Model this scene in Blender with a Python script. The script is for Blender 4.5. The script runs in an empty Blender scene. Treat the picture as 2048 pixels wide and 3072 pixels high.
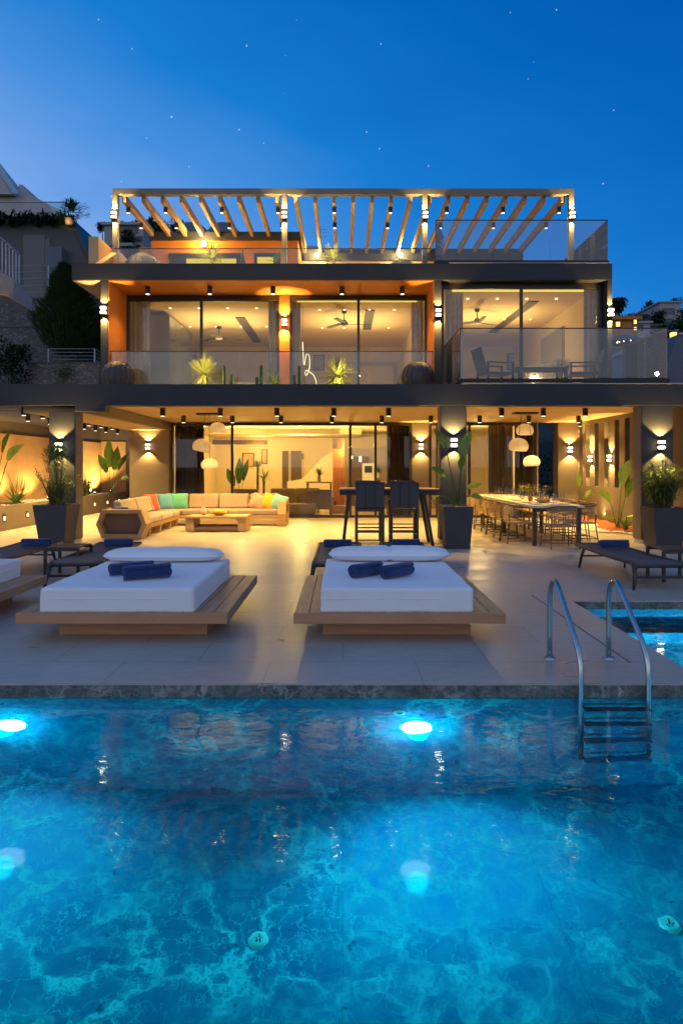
import bpy, bmesh, math, random
from mathutils import Vector, Matrix, noise
R = math.radians
SC = bpy.context.scene
COL = SC.collection
rnd = random.Random(11)
F, CX, CY, H = 1500.0, 787.0, 1070.0, 1.62     # focal length and principal point of the lens, eye height

def PX(px, Y): return (px - CX) * Y / F         # sizes read off the photograph at a known distance
def PZ(py, Y): return H - (py - CY) * Y / F

# ------------------------------------------------------------------ mesh builder
class MB:
    def __init__(s):
        s.v = []; s.f = []
    def add(s, vs, fs):
        n = len(s.v); s.v += [tuple(v) for v in vs]; s.f += [tuple(i + n for i in f) for f in fs]
    def box(s, x0, x1, y0, y1, z0, z1, M=None):
        vs = [Vector((x, y, z)) for z in (z0, z1) for y in (y0, y1) for x in (x0, x1)]
        if M: vs = [M @ v for v in vs]
        s.add(vs, [(0, 2, 3, 1), (4, 5, 7, 6), (0, 1, 5, 4), (2, 6, 7, 3), (0, 4, 6, 2), (1, 3, 7, 5)])
    def bar(s, p, q, w, h=None):
        p, q = Vector(p), Vector(q); h = h or w
        d = q - p; L = d.length
        M = Matrix.Translation(p) @ d.to_track_quat('Z', 'Y').to_matrix().to_4x4()
        s.box(-w / 2, w / 2, -h / 2, h / 2, 0, L, M)
    def tube(s, pts, r, n=8, cap=True):
        pts = [Vector(p) for p in pts]; m = len(pts)
        rs = list(r) if isinstance(r, (list, tuple)) else [r] * m
        a = len(s.v); up = None
        for i, p in enumerate(pts):
            d = (pts[min(i + 1, m - 1)] - pts[max(i - 1, 0)]).normalized()
            if up is None: up = d.orthogonal().normalized()
            up = (up - d * up.dot(d)).normalized()
            b = d.cross(up)
            for k in range(n):
                t = 2 * math.pi * k / n
                s.v.append(tuple(p + (up * math.cos(t) + b * math.sin(t)) * rs[i]))
        for i in range(m - 1):
            for k in range(n):
                k2 = (k + 1) % n
                s.f.append((a + i * n + k, a + i * n + k2, a + (i + 1) * n + k2, a + (i + 1) * n + k))
        if cap:
            s.f.append(tuple(a + k for k in reversed(range(n)))); s.f.append(tuple(a + (m - 1) * n + k for k in range(n)))
    def cyl(s, p, q, r, r2=None, n=14): s.tube([p, q], [r, r if r2 is None else r2], n)
    def lathe(s, prof, c=(0, 0, 0), n=20, M=None, sx=1, sy=1):
        a = len(s.v); m = len(prof)
        for r, z in prof:
            for k in range(n):
                t = 2 * math.pi * k / n
                v = Vector((r * math.cos(t) * sx, r * math.sin(t) * sy, z))
                if M: v = M @ v
                s.v.append(tuple(v + Vector(c)))
        for i in range(m - 1):
            for k in range(n):
                k2 = (k + 1) % n
                s.f.append((a + i * n + k, a + i * n + k2, a + (i + 1) * n + k2, a + (i + 1) * n + k))
    def prism(s, poly, lo, hi, axis='y'):
        n = len(poly)
        def p(u, w, t): return {'y': (u, t, w), 'x': (t, u, w), 'z': (u, w, t)}[axis]
        s.add([p(u, w, lo) for u, w in poly] + [p(u, w, hi) for u, w in poly],
              [tuple(range(n)), tuple(reversed(range(n, 2 * n)))] + [(i, i + n, (i + 1) % n + n, (i + 1) % n) for i in range(n)])
    def ring(s, outer, inner, lo, hi, axis='y'):          # frame between two outlines of equal vertex count
        n = len(outer)
        def p(u, w, t): return {'y': (u, t, w), 'x': (t, u, w), 'z': (u, w, t)}[axis]
        vs = [p(u, w, t) for t in (lo, hi) for P in (outer, inner) for u, w in P]
        fs = []
        for i in range(n):
            j = (i + 1) % n
            fs += [(i, j, n + j, n + i), (2 * n + i, 3 * n + i, 3 * n + j, 2 * n + j), (i, 2 * n + i, 2 * n + j, j), (n + i, n + j, 3 * n + j, 3 * n + i)]
        s.add(vs, fs)
    def blade(s, p, d, L, w, droop=0.5, n=4, base=0.6, tip=0.02, fold=0.0, wide=0.35, side=None):
        p = Vector(p); d = Vector(d).normalized()
        side = d.cross(Vector((0, 0, 1))) if side is None else Vector(side)
        side = side.normalized() if side.length > 1e-3 else Vector((1, 0, 0))
        a = len(s.v); k = 3 if fold else 2
        for i in range(n + 1):
            t = i / n
            ww = w * (base + (1 - base) * t / wide if t < wide else tip + (1 - tip) * (1 - ((t - wide) / (1 - wide)) ** 1.6)) / 2
            nrm = side.cross(d)
            if fold:
                s.v += [tuple(p - side * ww + nrm * ww * fold), tuple(p), tuple(p + side * ww + nrm * ww * fold)]
            else:
                s.v += [tuple(p - side * ww), tuple(p + side * ww)]
            d = (d + Vector((0, 0, -1)) * droop / n).normalized()
            p = p + d * (L / n)
        for i in range(n):
            for q in range(k - 1):
                o = a + i * k + q
                s.f.append((o, o + 1, o + k + 1, o + k))
    def build(s, name, mat, parent=None, smooth=False, bevel=0.0, local=False, seg=2):
        me = bpy.data.meshes.new(name)
        off = Vector((0, 0, 0))
        if parent is not None and not local:
            q = parent
            while q is not None: off = off + Vector(q.location); q = q.parent
        me.from_pydata([(v[0] - off.x, v[1] - off.y, v[2] - off.z) for v in s.v], [], s.f)
        if smooth: me.polygons.foreach_set('use_smooth', [True] * len(me.polygons))
        me.update()
        me.materials.append(mat)
        o = bpy.data.objects.new(name, me); COL.objects.link(o)
        if parent is not None: o.parent = parent
        if bevel:
            m = o.modifiers.new('bevel', 'BEVEL'); m.width = bevel; m.segments = seg; m.limit_method = 'ANGLE'; m.angle_limit = R(40)
        return o

def thing(name, label, cat, loc=(0, 0, 0), group=None, rz=0.0):
    o = bpy.data.objects.new(name, None); COL.objects.link(o)
    o.empty_display_size = 0.1
    o.location = loc; o.rotation_euler = (0, 0, rz); o['label'] = label; o['category'] = cat
    if group: o['group'] = group
    return o
def tag(o, label, cat, group=None):
    o['label'] = label; o['category'] = cat
    if group: o['group'] = group
    return o
def struct(o, kind='structure'):
    o['kind'] = kind; return o
def dup(root, loc, label=None, rz=None, group=None):
    def cp(o, par):
        c = o.copy(); COL.objects.link(c)
        if par is not None: c.parent = par
        for ch in list(o.children): cp(ch, c)
        return c
    r = cp(root, None); r.location = loc
    if rz is not None: r.rotation_euler = (0, 0, rz)
    if label: r['label'] = label
    if group: r['group'] = group
    return r
ORD = ['first', 'second', 'third', 'fourth', 'fifth', 'sixth', 'seventh', 'eighth', 'ninth', 'tenth', 'eleventh', 'twelfth']

# ------------------------------------------------------------------ lamps
WARM = (1.0, 0.62, 0.17)
def spot(parent, loc, d, W, ang=100, blend=0.4, col=WARM, rad=0.03, name='spot_light'):
    l = bpy.data.lights.new(name, 'SPOT'); l.energy = W; l.color = col; l.spot_size = R(ang); l.spot_blend = blend; l.shadow_soft_size = rad
    o = bpy.data.objects.new(name, l); COL.objects.link(o); o.parent = parent; o.location = loc
    o.rotation_euler = Vector(d).to_track_quat('-Z', 'Y').to_euler(); return o
def point(parent, loc, W, col=WARM, rad=0.08, name='bulb_light'):
    l = bpy.data.lights.new(name, 'POINT'); l.energy = W; l.color = col; l.shadow_soft_size = rad
    o = bpy.data.objects.new(name, l); COL.objects.link(o); o.parent = parent
    if parent is not None:
        off = Vector((0, 0, 0)); q = parent
        while q is not None: off = off + Vector(q.location); q = q.parent
        o.location = Vector(loc) - off
    else: o.location = loc
    return o
def area(parent, loc, d, W, sx, sy, col=WARM, shape='RECTANGLE', name='strip_light'):
    l = bpy.data.lights.new(name, 'AREA'); l.energy = W; l.color = col; l.shape = shape; l.size = sx; l.size_y = sy
    o = bpy.data.objects.new(name, l); COL.objects.link(o); o.parent = parent
    off = Vector((0, 0, 0)); q = parent
    while q is not None: off = off + Vector(q.location); q = q.parent
    o.location = Vector(loc) - off
    o.rotation_euler = Vector(d).to_track_quat('-Z', 'Y').to_euler(); return o

# ------------------------------------------------------------------ materials
class NT:
    def __init__(s, m):
        s.t = m.node_tree; s.t.nodes.clear(); s.out = s.t.nodes.new('ShaderNodeOutputMaterial') if isinstance(m, bpy.types.Material) else s.t.nodes.new('ShaderNodeOutputWorld')
    def n(s, typ, ins=None, **kw):
        nd = s.t.nodes.new(typ)
        for k, v in kw.items(): setattr(nd, k, v)
        for k, v in (ins or {}).items():
            sk = nd.inputs[k]
            if isinstance(v, bpy.types.NodeSocket): s.t.links.new(v, sk)
            else: sk.default_value = v
        return nd
    def ramp(s, fac, stops):
        nd = s.n('ShaderNodeValToRGB', {0: fac})
        e = nd.color_ramp.elements
        while len(e) < len(stops): e.new(0.5)
        for el, (p, c) in zip(e, stops):
            el.position = p; el.color = (*c, 1) if len(c) == 3 else c
        return nd.outputs[0]
    def mix(s, fac, a, b, blend='MIX'):
        nd = s.n('ShaderNodeMix', data_type='RGBA', blend_type=blend)
        for k, v in ((0, fac), (6, a), (7, b)):
            if isinstance(v, bpy.types.NodeSocket): s.t.links.new(v, nd.inputs[k])
            else: nd.inputs[k].default_value = v if not isinstance(v, tuple) or len(v) == 4 else (*v, 1)
        return nd.outputs[2]
    def math(s, op, a, b=0.0, clamp=False):
        nd = s.n('ShaderNodeMath', operation=op, use_clamp=clamp)
        for k, v in ((0, a), (1, b)):
            if isinstance(v, bpy.types.NodeSocket): s.t.links.new(v, nd.inputs[k])
            else: nd.inputs[k].default_value = v
        return nd.outputs[0]
    def obj(s, scale=(1, 1, 1), rot=(0, 0, 0)):
        tc = s.n('ShaderNodeTexCoord')
        return s.n('ShaderNodeMapping', {0: tc.outputs['Object'], 2: rot, 3: scale}).outputs[0]
    def noise(s, vec, scale, detail=4, rough=0.55, dist=0.0):
        nd = s.n('ShaderNodeTexNoise', {'Scale': scale, 'Detail': detail, 'Roughness': rough, 'Distortion': dist})
        if vec is not None: s.t.links.new(vec, nd.inputs['Vector'])
        return nd
    def bump(s, h, strength=0.2, dist=0.01):
        return s.n('ShaderNodeBump', {'Height': h, 'Strength': strength, 'Distance': dist}).outputs[0]
    def surf(s, sh):
        s.t.links.new(sh, s.out.inputs[0])
def newmat(name):
    m = bpy.data.materials.new(name); m.use_nodes = True; return m, NT(m)
def pbr(name, col, rough=0.6, var=0.15, scale=6, metal=0.0, bump=0.15, bscale=60, bdist=0.003, spec=0.5, trans=0, sheen=0, vscale=(1, 1, 1), coat=0):
    m, t = newmat(name)
    v = t.obj(vscale)
    nz = t.noise(v, scale, 5)
    lo = tuple(max(0, c * (1 - var)) for c in col); hi = tuple(min(1, c * (1 + var)) for c in col)
    c = t.ramp(nz.outputs[0], [(0.3, lo), (0.7, hi)])
    b = t.n('ShaderNodeBsdfPrincipled', {'Base Color': c, 'Roughness': rough, 'Metallic': metal, 'Specular IOR Level': spec, 'Sheen Weight': sheen, 'Coat Weight': coat})
    if trans: b.inputs['Transmission Weight'].default_value = trans
    if bump:
        t.t.links.new(t.bump(t.noise(v, bscale, 3).outputs[0], bump, bdist), b.inputs['Normal'])
    t.surf(b.outputs[0]); return m
def wood(name, c0, c1, rough=0.45, axis='y', scale=5.0, bump=0.15):
    m, t = newmat(name)
    sc = {'x': (0.35, 6, 6), 'y': (6, 0.35, 6), 'z': (6, 6, 0.35)}[axis]
    v = t.obj(sc)
    n1 = t.noise(v, scale, 6, 0.6, 0.4); n2 = t.noise(t.obj(), 1.7, 2)
    c = t.ramp(n1.outputs[0], [(0.28, c0), (0.5, tuple((a + b) / 2 for a, b in zip(c0, c1))), (0.72, c1)])
    c = t.mix(t.math('MULTIPLY', n2.outputs[0], 0.35), c, tuple(x * 0.6 for x in c0))
    b = t.n('ShaderNodeBsdfPrincipled', {'Base Color': c, 'Roughness': rough, 'Normal': t.bump(n1.outputs[0], bump, 0.004)})
    t.surf(b.outputs[0]); return m
def emit(name, col, s):
    m, t = newmat(name)
    t.surf(t.n('ShaderNodeEmission', {0: (*col, 1), 1: s}).outputs[0]); return m
def thin_glass(name, tint=(0.93, 0.95, 0.95), ior=1.5, gain=1.0, haze=0.0):
    m, t = newmat(name)
    fr = t.n('ShaderNodeFresnel', {'IOR': ior}).outputs[0]
    fac = t.math('MULTIPLY', fr, gain, True)
    tr = t.n('ShaderNodeBsdfTransparent', {0: (*tint, 1)}).outputs[0]
    gl = t.n('ShaderNodeBsdfGlossy', {0: (0.9, 0.92, 0.95, 1), 'Roughness': 0.01}).outputs[0]
    sh = t.n('ShaderNodeMixShader', {0: fac, 1: tr, 2: gl}).outputs[0]
    if haze:
        sh = t.n('ShaderNodeMixShader', {0: haze, 1: sh, 2: t.n('ShaderNodeBsdfDiffuse', {0: (0.6, 0.62, 0.66, 1)}).outputs[0]}).outputs[0]
    t.surf(sh); return m
def leafmat(name, c0, c1, rough=0.45):
    m, t = newmat(name)
    nz = t.noise(t.obj(), 7, 3)
    c = t.ramp(nz.outputs[0], [(0.3, c0), (0.7, c1)])
    b = t.n('ShaderNodeBsdfPrincipled', {'Base Color': c, 'Roughness': rough}).outputs[0]
    tl = t.n('ShaderNodeBsdfTranslucent', {0: c}).outputs[0]
    t.surf(t.n('ShaderNodeMixShader', {0: 0.3, 1: b, 2: tl}).outputs[0]); return m

def shademat():
    m, t = newmat('pendant_shade')
    c = t.ramp(t.noise(t.obj(), 9, 4).outputs[0], [(0.3, (0.62, 0.54, 0.42)), (0.7, (0.74, 0.66, 0.53))])
    t.surf(t.n('ShaderNodeMixShader', {0: 0.12, 1: t.n('ShaderNodeBsdfDiffuse', {0: c}).outputs[0], 2: t.n('ShaderNodeBsdfTranslucent', {0: c}).outputs[0]}).outputs[0]); return m
M = {}
M['dark'] = pbr('dark_grey_render', (0.024, 0.026, 0.031), 0.7, 0.12, 1.2, bump=0.25, bscale=90)
M['orange'] = pbr('orange_plaster', (0.56, 0.17, 0.018), 0.75, 0.10, 1.5, bump=0.3, bscale=70)
M['ochre'] = pbr('ochre_plaster', (0.60, 0.36, 0.17), 0.75, 0.15, 1.3, bump=0.3, bscale=70)
M['cream'] = pbr('cream_plaster', (0.62, 0.50, 0.36), 0.8, 0.06, 1.0, bump=0.15)
M['ceil'] = pbr('ceiling_plaster', (0.52, 0.36, 0.17), 0.7, 0.12, 0.8, bump=0.3, bscale=20)
M['taupe'] = pbr('taupe_plaster', (0.14, 0.11, 0.085), 0.75, 0.10, 1.2, bump=0.3, bscale=80)
M['white'] = pbr('white_plaster', (0.40, 0.39, 0.38), 0.75, 0.08, 1.0, bump=0.15)
M['room'] = pbr('room_plaster', (0.66, 0.55, 0.38), 0.85, 0.04, 1.0, bump=0.05)
M['alu'] = pbr('brown_aluminium', (0.035, 0.028, 0.024), 0.4, 0.1, 4, metal=0.3, bump=0)
M['steel'] = pbr('brushed_steel', (0.46, 0.48, 0.47), 0.22, 0.05, 20, metal=1.0, bump=0.05, bscale=200)
M['greymetal'] = pbr('grey_metal', (0.30, 0.31, 0.33), 0.45, 0.08, 5, metal=0.4, bump=0)
M['black'] = pbr('black_metal', (0.016, 0.015, 0.016), 0.45, 0.1, 5, bump=0.05)
M['rafter'] = wood('pergola_timber', (0.34, 0.215, 0.08), (0.46, 0.31, 0.135), 0.6, 'y', 4)
M['pergola'] = pbr('pergola_steel', (0.17, 0.155, 0.125), 0.5, 0.08, 3, metal=0.1, bump=0.05)
M['teak'] = wood('teak_boards', (0.38, 0.20, 0.105), (0.60, 0.37, 0.215), 0.5, 'y', 5)
M['teakx'] = wood('teak_front_board', (0.42, 0.20, 0.095), (0.60, 0.32, 0.175), 0.5, 'x', 5)
M['sofawood'] = wood('sofa_timber', (0.38, 0.22, 0.09), (0.52, 0.33, 0.15), 0.5, 'x', 5)
M['walnut'] = wood('dark_walnut', (0.06, 0.032, 0.018), (0.12, 0.066, 0.035), 0.4, 'z', 5)
M['oak'] = wood('warm_oak', (0.40, 0.22, 0.08), (0.55, 0.33, 0.13), 0.5, 'x', 4)
M['cabinet'] = wood('orange_veneer', (0.42, 0.14, 0.03), (0.52, 0.20, 0.05), 0.4, 'z', 4)
M['linen'] = pbr('white_linen', (0.82, 0.82, 0.83), 0.85, 0.03, 3, bump=0.55, bscale=6, bdist=0.01, sheen=0.2)
M['sofafab'] = pbr('sofa_fabric', (0.33, 0.25, 0.18), 0.9, 0.08, 5, bump=0.4, bscale=250, sheen=0.3)
M['armfab'] = pbr('armchair_fabric', (0.32, 0.23, 0.15), 0.9, 0.08, 5, bump=0.3, bscale=250, sheen=0.2)
M['wicker'] = pbr('dark_wicker', (0.055, 0.047, 0.045), 0.65, 0.3, 60, bump=0.6, bscale=160, bdist=0.005)
M['wickerbrown'] = pbr('brown_wicker', (0.16, 0.095, 0.065), 0.7, 0.25, 50, bump=0.6, bscale=150, bdist=0.005)
M['rope'] = pbr('rope_weave', (0.36, 0.24, 0.125), 0.8, 0.25, 50, bump=0.5, bscale=120)
M['sling'] = pbr('lounger_sling', (0.115, 0.095, 0.095), 0.75, 0.12, 90, bump=0.4, bscale=300)
M['bronze'] = pbr('bronze_frame', (0.05, 0.043, 0.042), 0.45, 0.12, 6, metal=0.3, bump=0.05)
M['navy'] = pbr('navy_terry', (0.011, 0.036, 0.15), 0.95, 0.25, 40, bump=0.9, bscale=220, bdist=0.006, sheen=0.25)
M['pot'] = pbr('anthracite_pot', (0.036, 0.037, 0.044), 0.55, 0.10, 3, bump=0.1)
M['soil'] = pbr('soil', (0.05, 0.035, 0.025), 0.95, 0.4, 30, bump=0.8, bscale=50, bdist=0.02)
M['mulch'] = pbr('red_bark_mulch', (0.36, 0.09, 0.03), 0.9, 0.5, 40, bump=1.0, bscale=60, bdist=0.03)
M['pebble'] = pbr('white_pebbles', (0.72, 0.68, 0.60), 0.6, 0.18, 40, bump=1.0, bscale=45, bdist=0.03)
M['glass'] = thin_glass('balustrade_glass', (0.84, 0.87, 0.88), 1.52, 1.15, 0.012)
M['pane'] = thin_glass('window_glass', (0.94, 0.95, 0.94), 1.5, 0.8)
M['cyan_glass'] = thin_glass('cyan_glass', (0.45, 0.80, 0.85), 1.5, 1.6, 0.12)
M['tumbler'] = thin_glass('drinking_glass', (0.9, 0.92, 0.9), 1.5, 1.8)
M['canlens'] = emit('can_lens', (1.0, 0.80, 0.5), 3.5)
M['lens'] = emit('warm_lens', (1.0, 0.80, 0.50), 18)
M['lenssoft'] = emit('warm_lens_soft', (1.0, 0.66, 0.30), 5)
M['bulb'] = emit('warm_globe', (1.0, 0.70, 0.30), 30)
M['cove'] = emit('yellow_cove', (1.0, 0.70, 0.12), 3.2)
M['covesoft'] = emit('yellow_cove_soft', (1.0, 0.72, 0.10), 1.1)
M['ledwhite'] = emit('white_led', (1.0, 0.80, 0.45), 2.6)
M['poolled'] = emit('pool_led', (0.9, 0.95, 1.0), 22)
M['litwin'] = emit('lit_window', (1.0, 0.66, 0.16), 2.2)
M['shade'] = shademat()
def curtmat():
    m, t = newmat('grey_curtain')
    c = t.ramp(t.noise(t.obj(), 8, 4).outputs[0], [(0.3, (0.40, 0.38, 0.39)), (0.7, (0.50, 0.475, 0.47))])
    t.surf(t.n('ShaderNodeMixShader', {0: 0.38, 1: t.n('ShaderNodeBsdfDiffuse', {0: c}).outputs[0], 2: t.n('ShaderNodeBsdfTranslucent', {0: c}).outputs[0]}).outputs[0]); return m
M['curtain'] = curtmat()
M['curtaindark'] = pbr('brown_curtain', (0.09, 0.062, 0.04), 0.9, 0.12, 8, bump=0.3, bscale=200)
M['greyfurn'] = pbr('grey_lacquer', (0.30, 0.27, 0.26), 0.5, 0.05, 2, bump=0)
M['leafpale'] = leafmat('leaf_pale', (0.13, 0.17, 0.05), (0.26, 0.27, 0.11))
M['step'] = pbr('pool_step', (0.07, 0.18, 0.32), 0.5, 0.1, 6, bump=0)
M['trim'] = pbr('pale_edge_trim', (0.36, 0.32, 0.27), 0.6, 0.1, 4, bump=0)
M['chairframe'] = pbr('warm_bronze', (0.12, 0.085, 0.055), 0.45, 0.1, 6, metal=0.3, bump=0)
M['conifer'] = leafmat('conifer_green', (0.020, 0.045, 0.010), (0.055, 0.095, 0.022))
M['grille'] = pbr('dark_grille', (0.08, 0.07, 0.065), 0.5, 0.05, 2, bump=0)
M['mirror'] = pbr('tinted_mirror', (0.35, 0.40, 0.48), 0.12, 0.05, 2, metal=0.8, bump=0)
M['stone_floor'] = pbr('room_floor', (0.52, 0.40, 0.26), 0.25, 0.1, 2, bump=0.03)
M['porcelain'] = pbr('porcelain', (0.78, 0.76, 0.70), 0.2, 0.02, 3, bump=0)
M['tabletop'] = pbr('table_stone', (0.60, 0.52, 0.42), 0.35, 0.1, 8, bump=0.05)
for k, c in dict(red=(0.62, 0.07, 0.035), blue=(0.10, 0.33, 0.50), teal=(0.10, 0.42, 0.30), pink=(0.70, 0.30, 0.20), yellow=(0.75, 0.43, 0.02), sky=(0.20, 0.50, 0.52), deepblue=(0.03, 0.14, 0.36)).items():
    M['cush_' + k] = pbr('cushion_' + k, c, 0.9, 0.1, 6, bump=0.4, bscale=200, sheen=0.3)
M['leaf'] = leafmat('leaf_green', (0.035, 0.085, 0.012), (0.075, 0.16, 0.025))
M['leaflite'] = leafmat('leaf_light', (0.09, 0.17, 0.02), (0.17, 0.26, 0.04))
M['leafgrey'] = leafmat('leaf_greygreen', (0.06, 0.10, 0.035), (0.13, 0.17, 0.06))
M['leafdark'] = leafmat('leaf_dark', (0.014, 0.034, 0.010), (0.035, 0.07, 0.018))
M['leafred'] = leafmat('leaf_red', (0.10, 0.03, 0.015), (0.18, 0.06, 0.02))
M['bark'] = pbr('bark', (0.08, 0.055, 0.035), 0.9, 0.3, 20, bump=0.8, bscale=40, bdist=0.01)
M['hill'] = pbr('hill_scrub', (0.035, 0.045, 0.03), 0.95, 0.5, 0.25, bump=0.8, bscale=2, bdist=0.3)
M['asphaltroof'] = pbr('slate_roof', (0.10, 0.12, 0.15), 0.7, 0.1, 2, bump=0.2)
M['farwall'] = pbr('far_white_wall', (0.30, 0.30, 0.31), 0.8, 0.06, 0.5, bump=0)
M['fargrey'] = pbr('far_grey_wall', (0.085, 0.09, 0.095), 0.8, 0.12, 0.6, bump=0.2)
M['farglass'] = pbr('far_window', (0.03, 0.05, 0.07), 0.15, 0.1, 1, bump=0)
M['farorange'] = pbr('far_orange_wall', (0.45, 0.16, 0.04), 0.8, 0.1, 1, bump=0)

def mk_travertine():
    m, t = newmat('travertine')
    v = t.obj()
    tl = t.n('ShaderNodeTexBrick', {'Vector': v, 'Color1': (0.50, 0.50, 0.50, 1), 'Color2': (0.62, 0.62, 0.62, 1), 'Mortar': (0, 0, 0, 1), 'Scale': 1.0, 'Mortar Size': 0.006, 'Mortar Smooth': 0.3, 'Brick Width': 1.2, 'Row Height': 0.6, 'Bias': 0.0}, offset=0.5)
    big = t.noise(t.obj((1, 1.6, 1)), 0.9, 6, 0.6, 0.6)
    fine = t.noise(t.obj((1.2, 5, 1)), 5, 6, 0.65, 0.3)
    pit = t.noise(t.obj((1, 2.5, 1)), 60, 4, 0.7)
    c = t.ramp(big.outputs[0], [(0.25, (0.36, 0.312, 0.262)), (0.5, (0.48, 0.428, 0.362)), (0.75, (0.57, 0.512, 0.442))])
    c = t.mix(0.55, c, t.ramp(fine.outputs[0], [(0.3, (0.35, 0.305, 0.255)), (0.7, (0.54, 0.485, 0.415))]))
    c = t.mix(t.ramp(pit.outputs[0], [(0.60, (0, 0, 0)), (0.80, (0.14, 0.14, 0.14))]), c, (0.24, 0.20, 0.165))
    grey = t.n('ShaderNodeSeparateColor', {0: tl.outputs[0]}).outputs[0]
    c = t.mix(1.0, c, t.ramp(grey, [(0.0, (0.70, 0.68, 0.66)), (0.45, (0.92, 0.92, 0.92)), (0.65, (1.05, 1.05, 1.05))]), 'MULTIPLY')
    r = t.ramp(big.outputs[0], [(0.3, (0.27, 0.27, 0.27)), (0.7, (0.47, 0.47, 0.47))])
    hh = t.math('ADD', t.math('MULTIPLY', fine.outputs[0], 0.4), t.math('MULTIPLY', grey, 0.8))
    b = t.n('ShaderNodeBsdfPrincipled', {'Base Color': c, 'Roughness': r, 'Normal': t.bump(hh, 0.12, 0.004)})
    t.surf(b.outputs[0]); return m
M['deck'] = mk_travertine()
M['seam'] = pbr('joint_grey', (0.20, 0.17, 0.15), 0.7, 0.1, 5, bump=0)

def mk_marble(name, base, dark, vein, veinamt=1.0, rough=0.12, scale=1.0):
    m, t = newmat(name)
    v = t.obj((scale, scale, scale))
    w = t.noise(v, 1.3, 7, 0.62)
    wv = t.n('ShaderNodeVectorMath', {0: w.outputs['Color'], 1: (1.5, 1.5, 1.5)}, operation='MULTIPLY').outputs[0]
    vv = t.n('ShaderNodeVectorMath', {0: v, 1: wv}, operation='ADD').outputs[0]
    vo = t.n('ShaderNodeTexVoronoi', {'Vector': vv, 'Scale': 1.7}, feature='DISTANCE_TO_EDGE')
    vo2 = t.n('ShaderNodeTexVoronoi', {'Vector': vv, 'Scale': 4.6}, feature='DISTANCE_TO_EDGE')
    mask = t.noise(v, 1.1, 4, 0.6)
    cloud = t.noise(v, 3.2, 10, 0.74, 1.2)
    c = t.ramp(cloud.outputs[0], [(0.30, dark), (0.52, base), (0.74, tuple(a * 0.45 + b * 0.55 for a, b in zip(base, vein)))])
    v1 = t.ramp(vo.outputs[0], [(0.0, (1, 1, 1)), (0.035, (0.4, 0.4, 0.4)), (0.10, (0, 0, 0))])
    v2 = t.ramp(vo2.outputs[0], [(0.0, (0.8, 0.8, 0.8)), (0.025, (0.3, 0.3, 0.3)), (0.05, (0, 0, 0))])
    mk = t.ramp(mask.outputs[0], [(0.46, (0, 0, 0)), (0.64, (1, 1, 1))])
    f = t.math('MULTIPLY', t.math('ADD', v1, t.math('MULTIPLY', v2, 0.8), True), t.math('ADD', t.math('MULTIPLY', mk, 0.9), 0.16), True)
    c = t.mix(t.math('MULTIPLY', f, veinamt), c, vein)
    sp = t.noise(v, 9, 2)
    c = t.mix(t.ramp(sp.outputs[0], [(0.70, (0, 0, 0)), (0.76, (0.8, 0.8, 0.8))]), c, tuple(x * 0.55 for x in dark))
    tl = t.n('ShaderNodeTexBrick', {'Vector': v, 'Color1': (1, 1, 1, 1), 'Color2': (0.9, 0.9, 0.9, 1), 'Mortar': (0.72, 0.72, 0.72, 1), 'Scale': 1.0 / scale, 'Mortar Size': 0.003, 'Brick Width': 1.2, 'Row Height': 1.2}, offset=0.0)
    c = t.mix(1.0, c, tl.outputs[0], 'MULTIPLY')
    b = t.n('ShaderNodeBsdfPrincipled', {'Base Color': c, 'Roughness': rough, 'Specular IOR Level': 0.12})
    t.surf(b.outputs[0]); return m
M['pooltile'] = mk_marble('pool_marble', (0.06, 0.25, 0.40), (0.03, 0.145, 0.31), (0.26, 0.80, 0.84), 1.0, 0.06)
M['coping'] = mk_marble('coping_marble', (0.13, 0.17, 0.165), (0.045, 0.065, 0.07), (0.42, 0.46, 0.44), 1.0, 0.25, 2.6)

def mk_water():
    m, t = newmat('water')
    v = t.obj()
    n1 = t.noise(t.obj((1, 1.5, 1)), 2.6, 3, 0.5, 0.5); n2 = t.noise(t.obj((1, 1.7, 1)), 9, 2, 0.5)
    h = t.math('ADD', n1.outputs[0], t.math('MULTIPLY', n2.outputs[0], 0.16))
    nr = t.bump(h, 0.085, 0.05)
    fr = t.n('ShaderNodeFresnel', {'IOR': 1.333, 'Normal': nr}).outputs[0]
    rf = t.n('ShaderNodeBsdfRefraction', {0: (0.45, 0.90, 1.0, 1), 'Roughness': 0.0, 'IOR': 1.333, 'Normal': nr}).outputs[0]
    gl = t.n('ShaderNodeBsdfGlossy', {0: (0.70, 0.90, 1.0, 1), 'Roughness': 0.0, 'Normal': nr}).outputs[0]
    t.surf(t.n('ShaderNodeMixShader', {0: fr, 1: rf, 2: gl}).outputs[0]); return m
M['water'] = mk_water()

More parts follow.
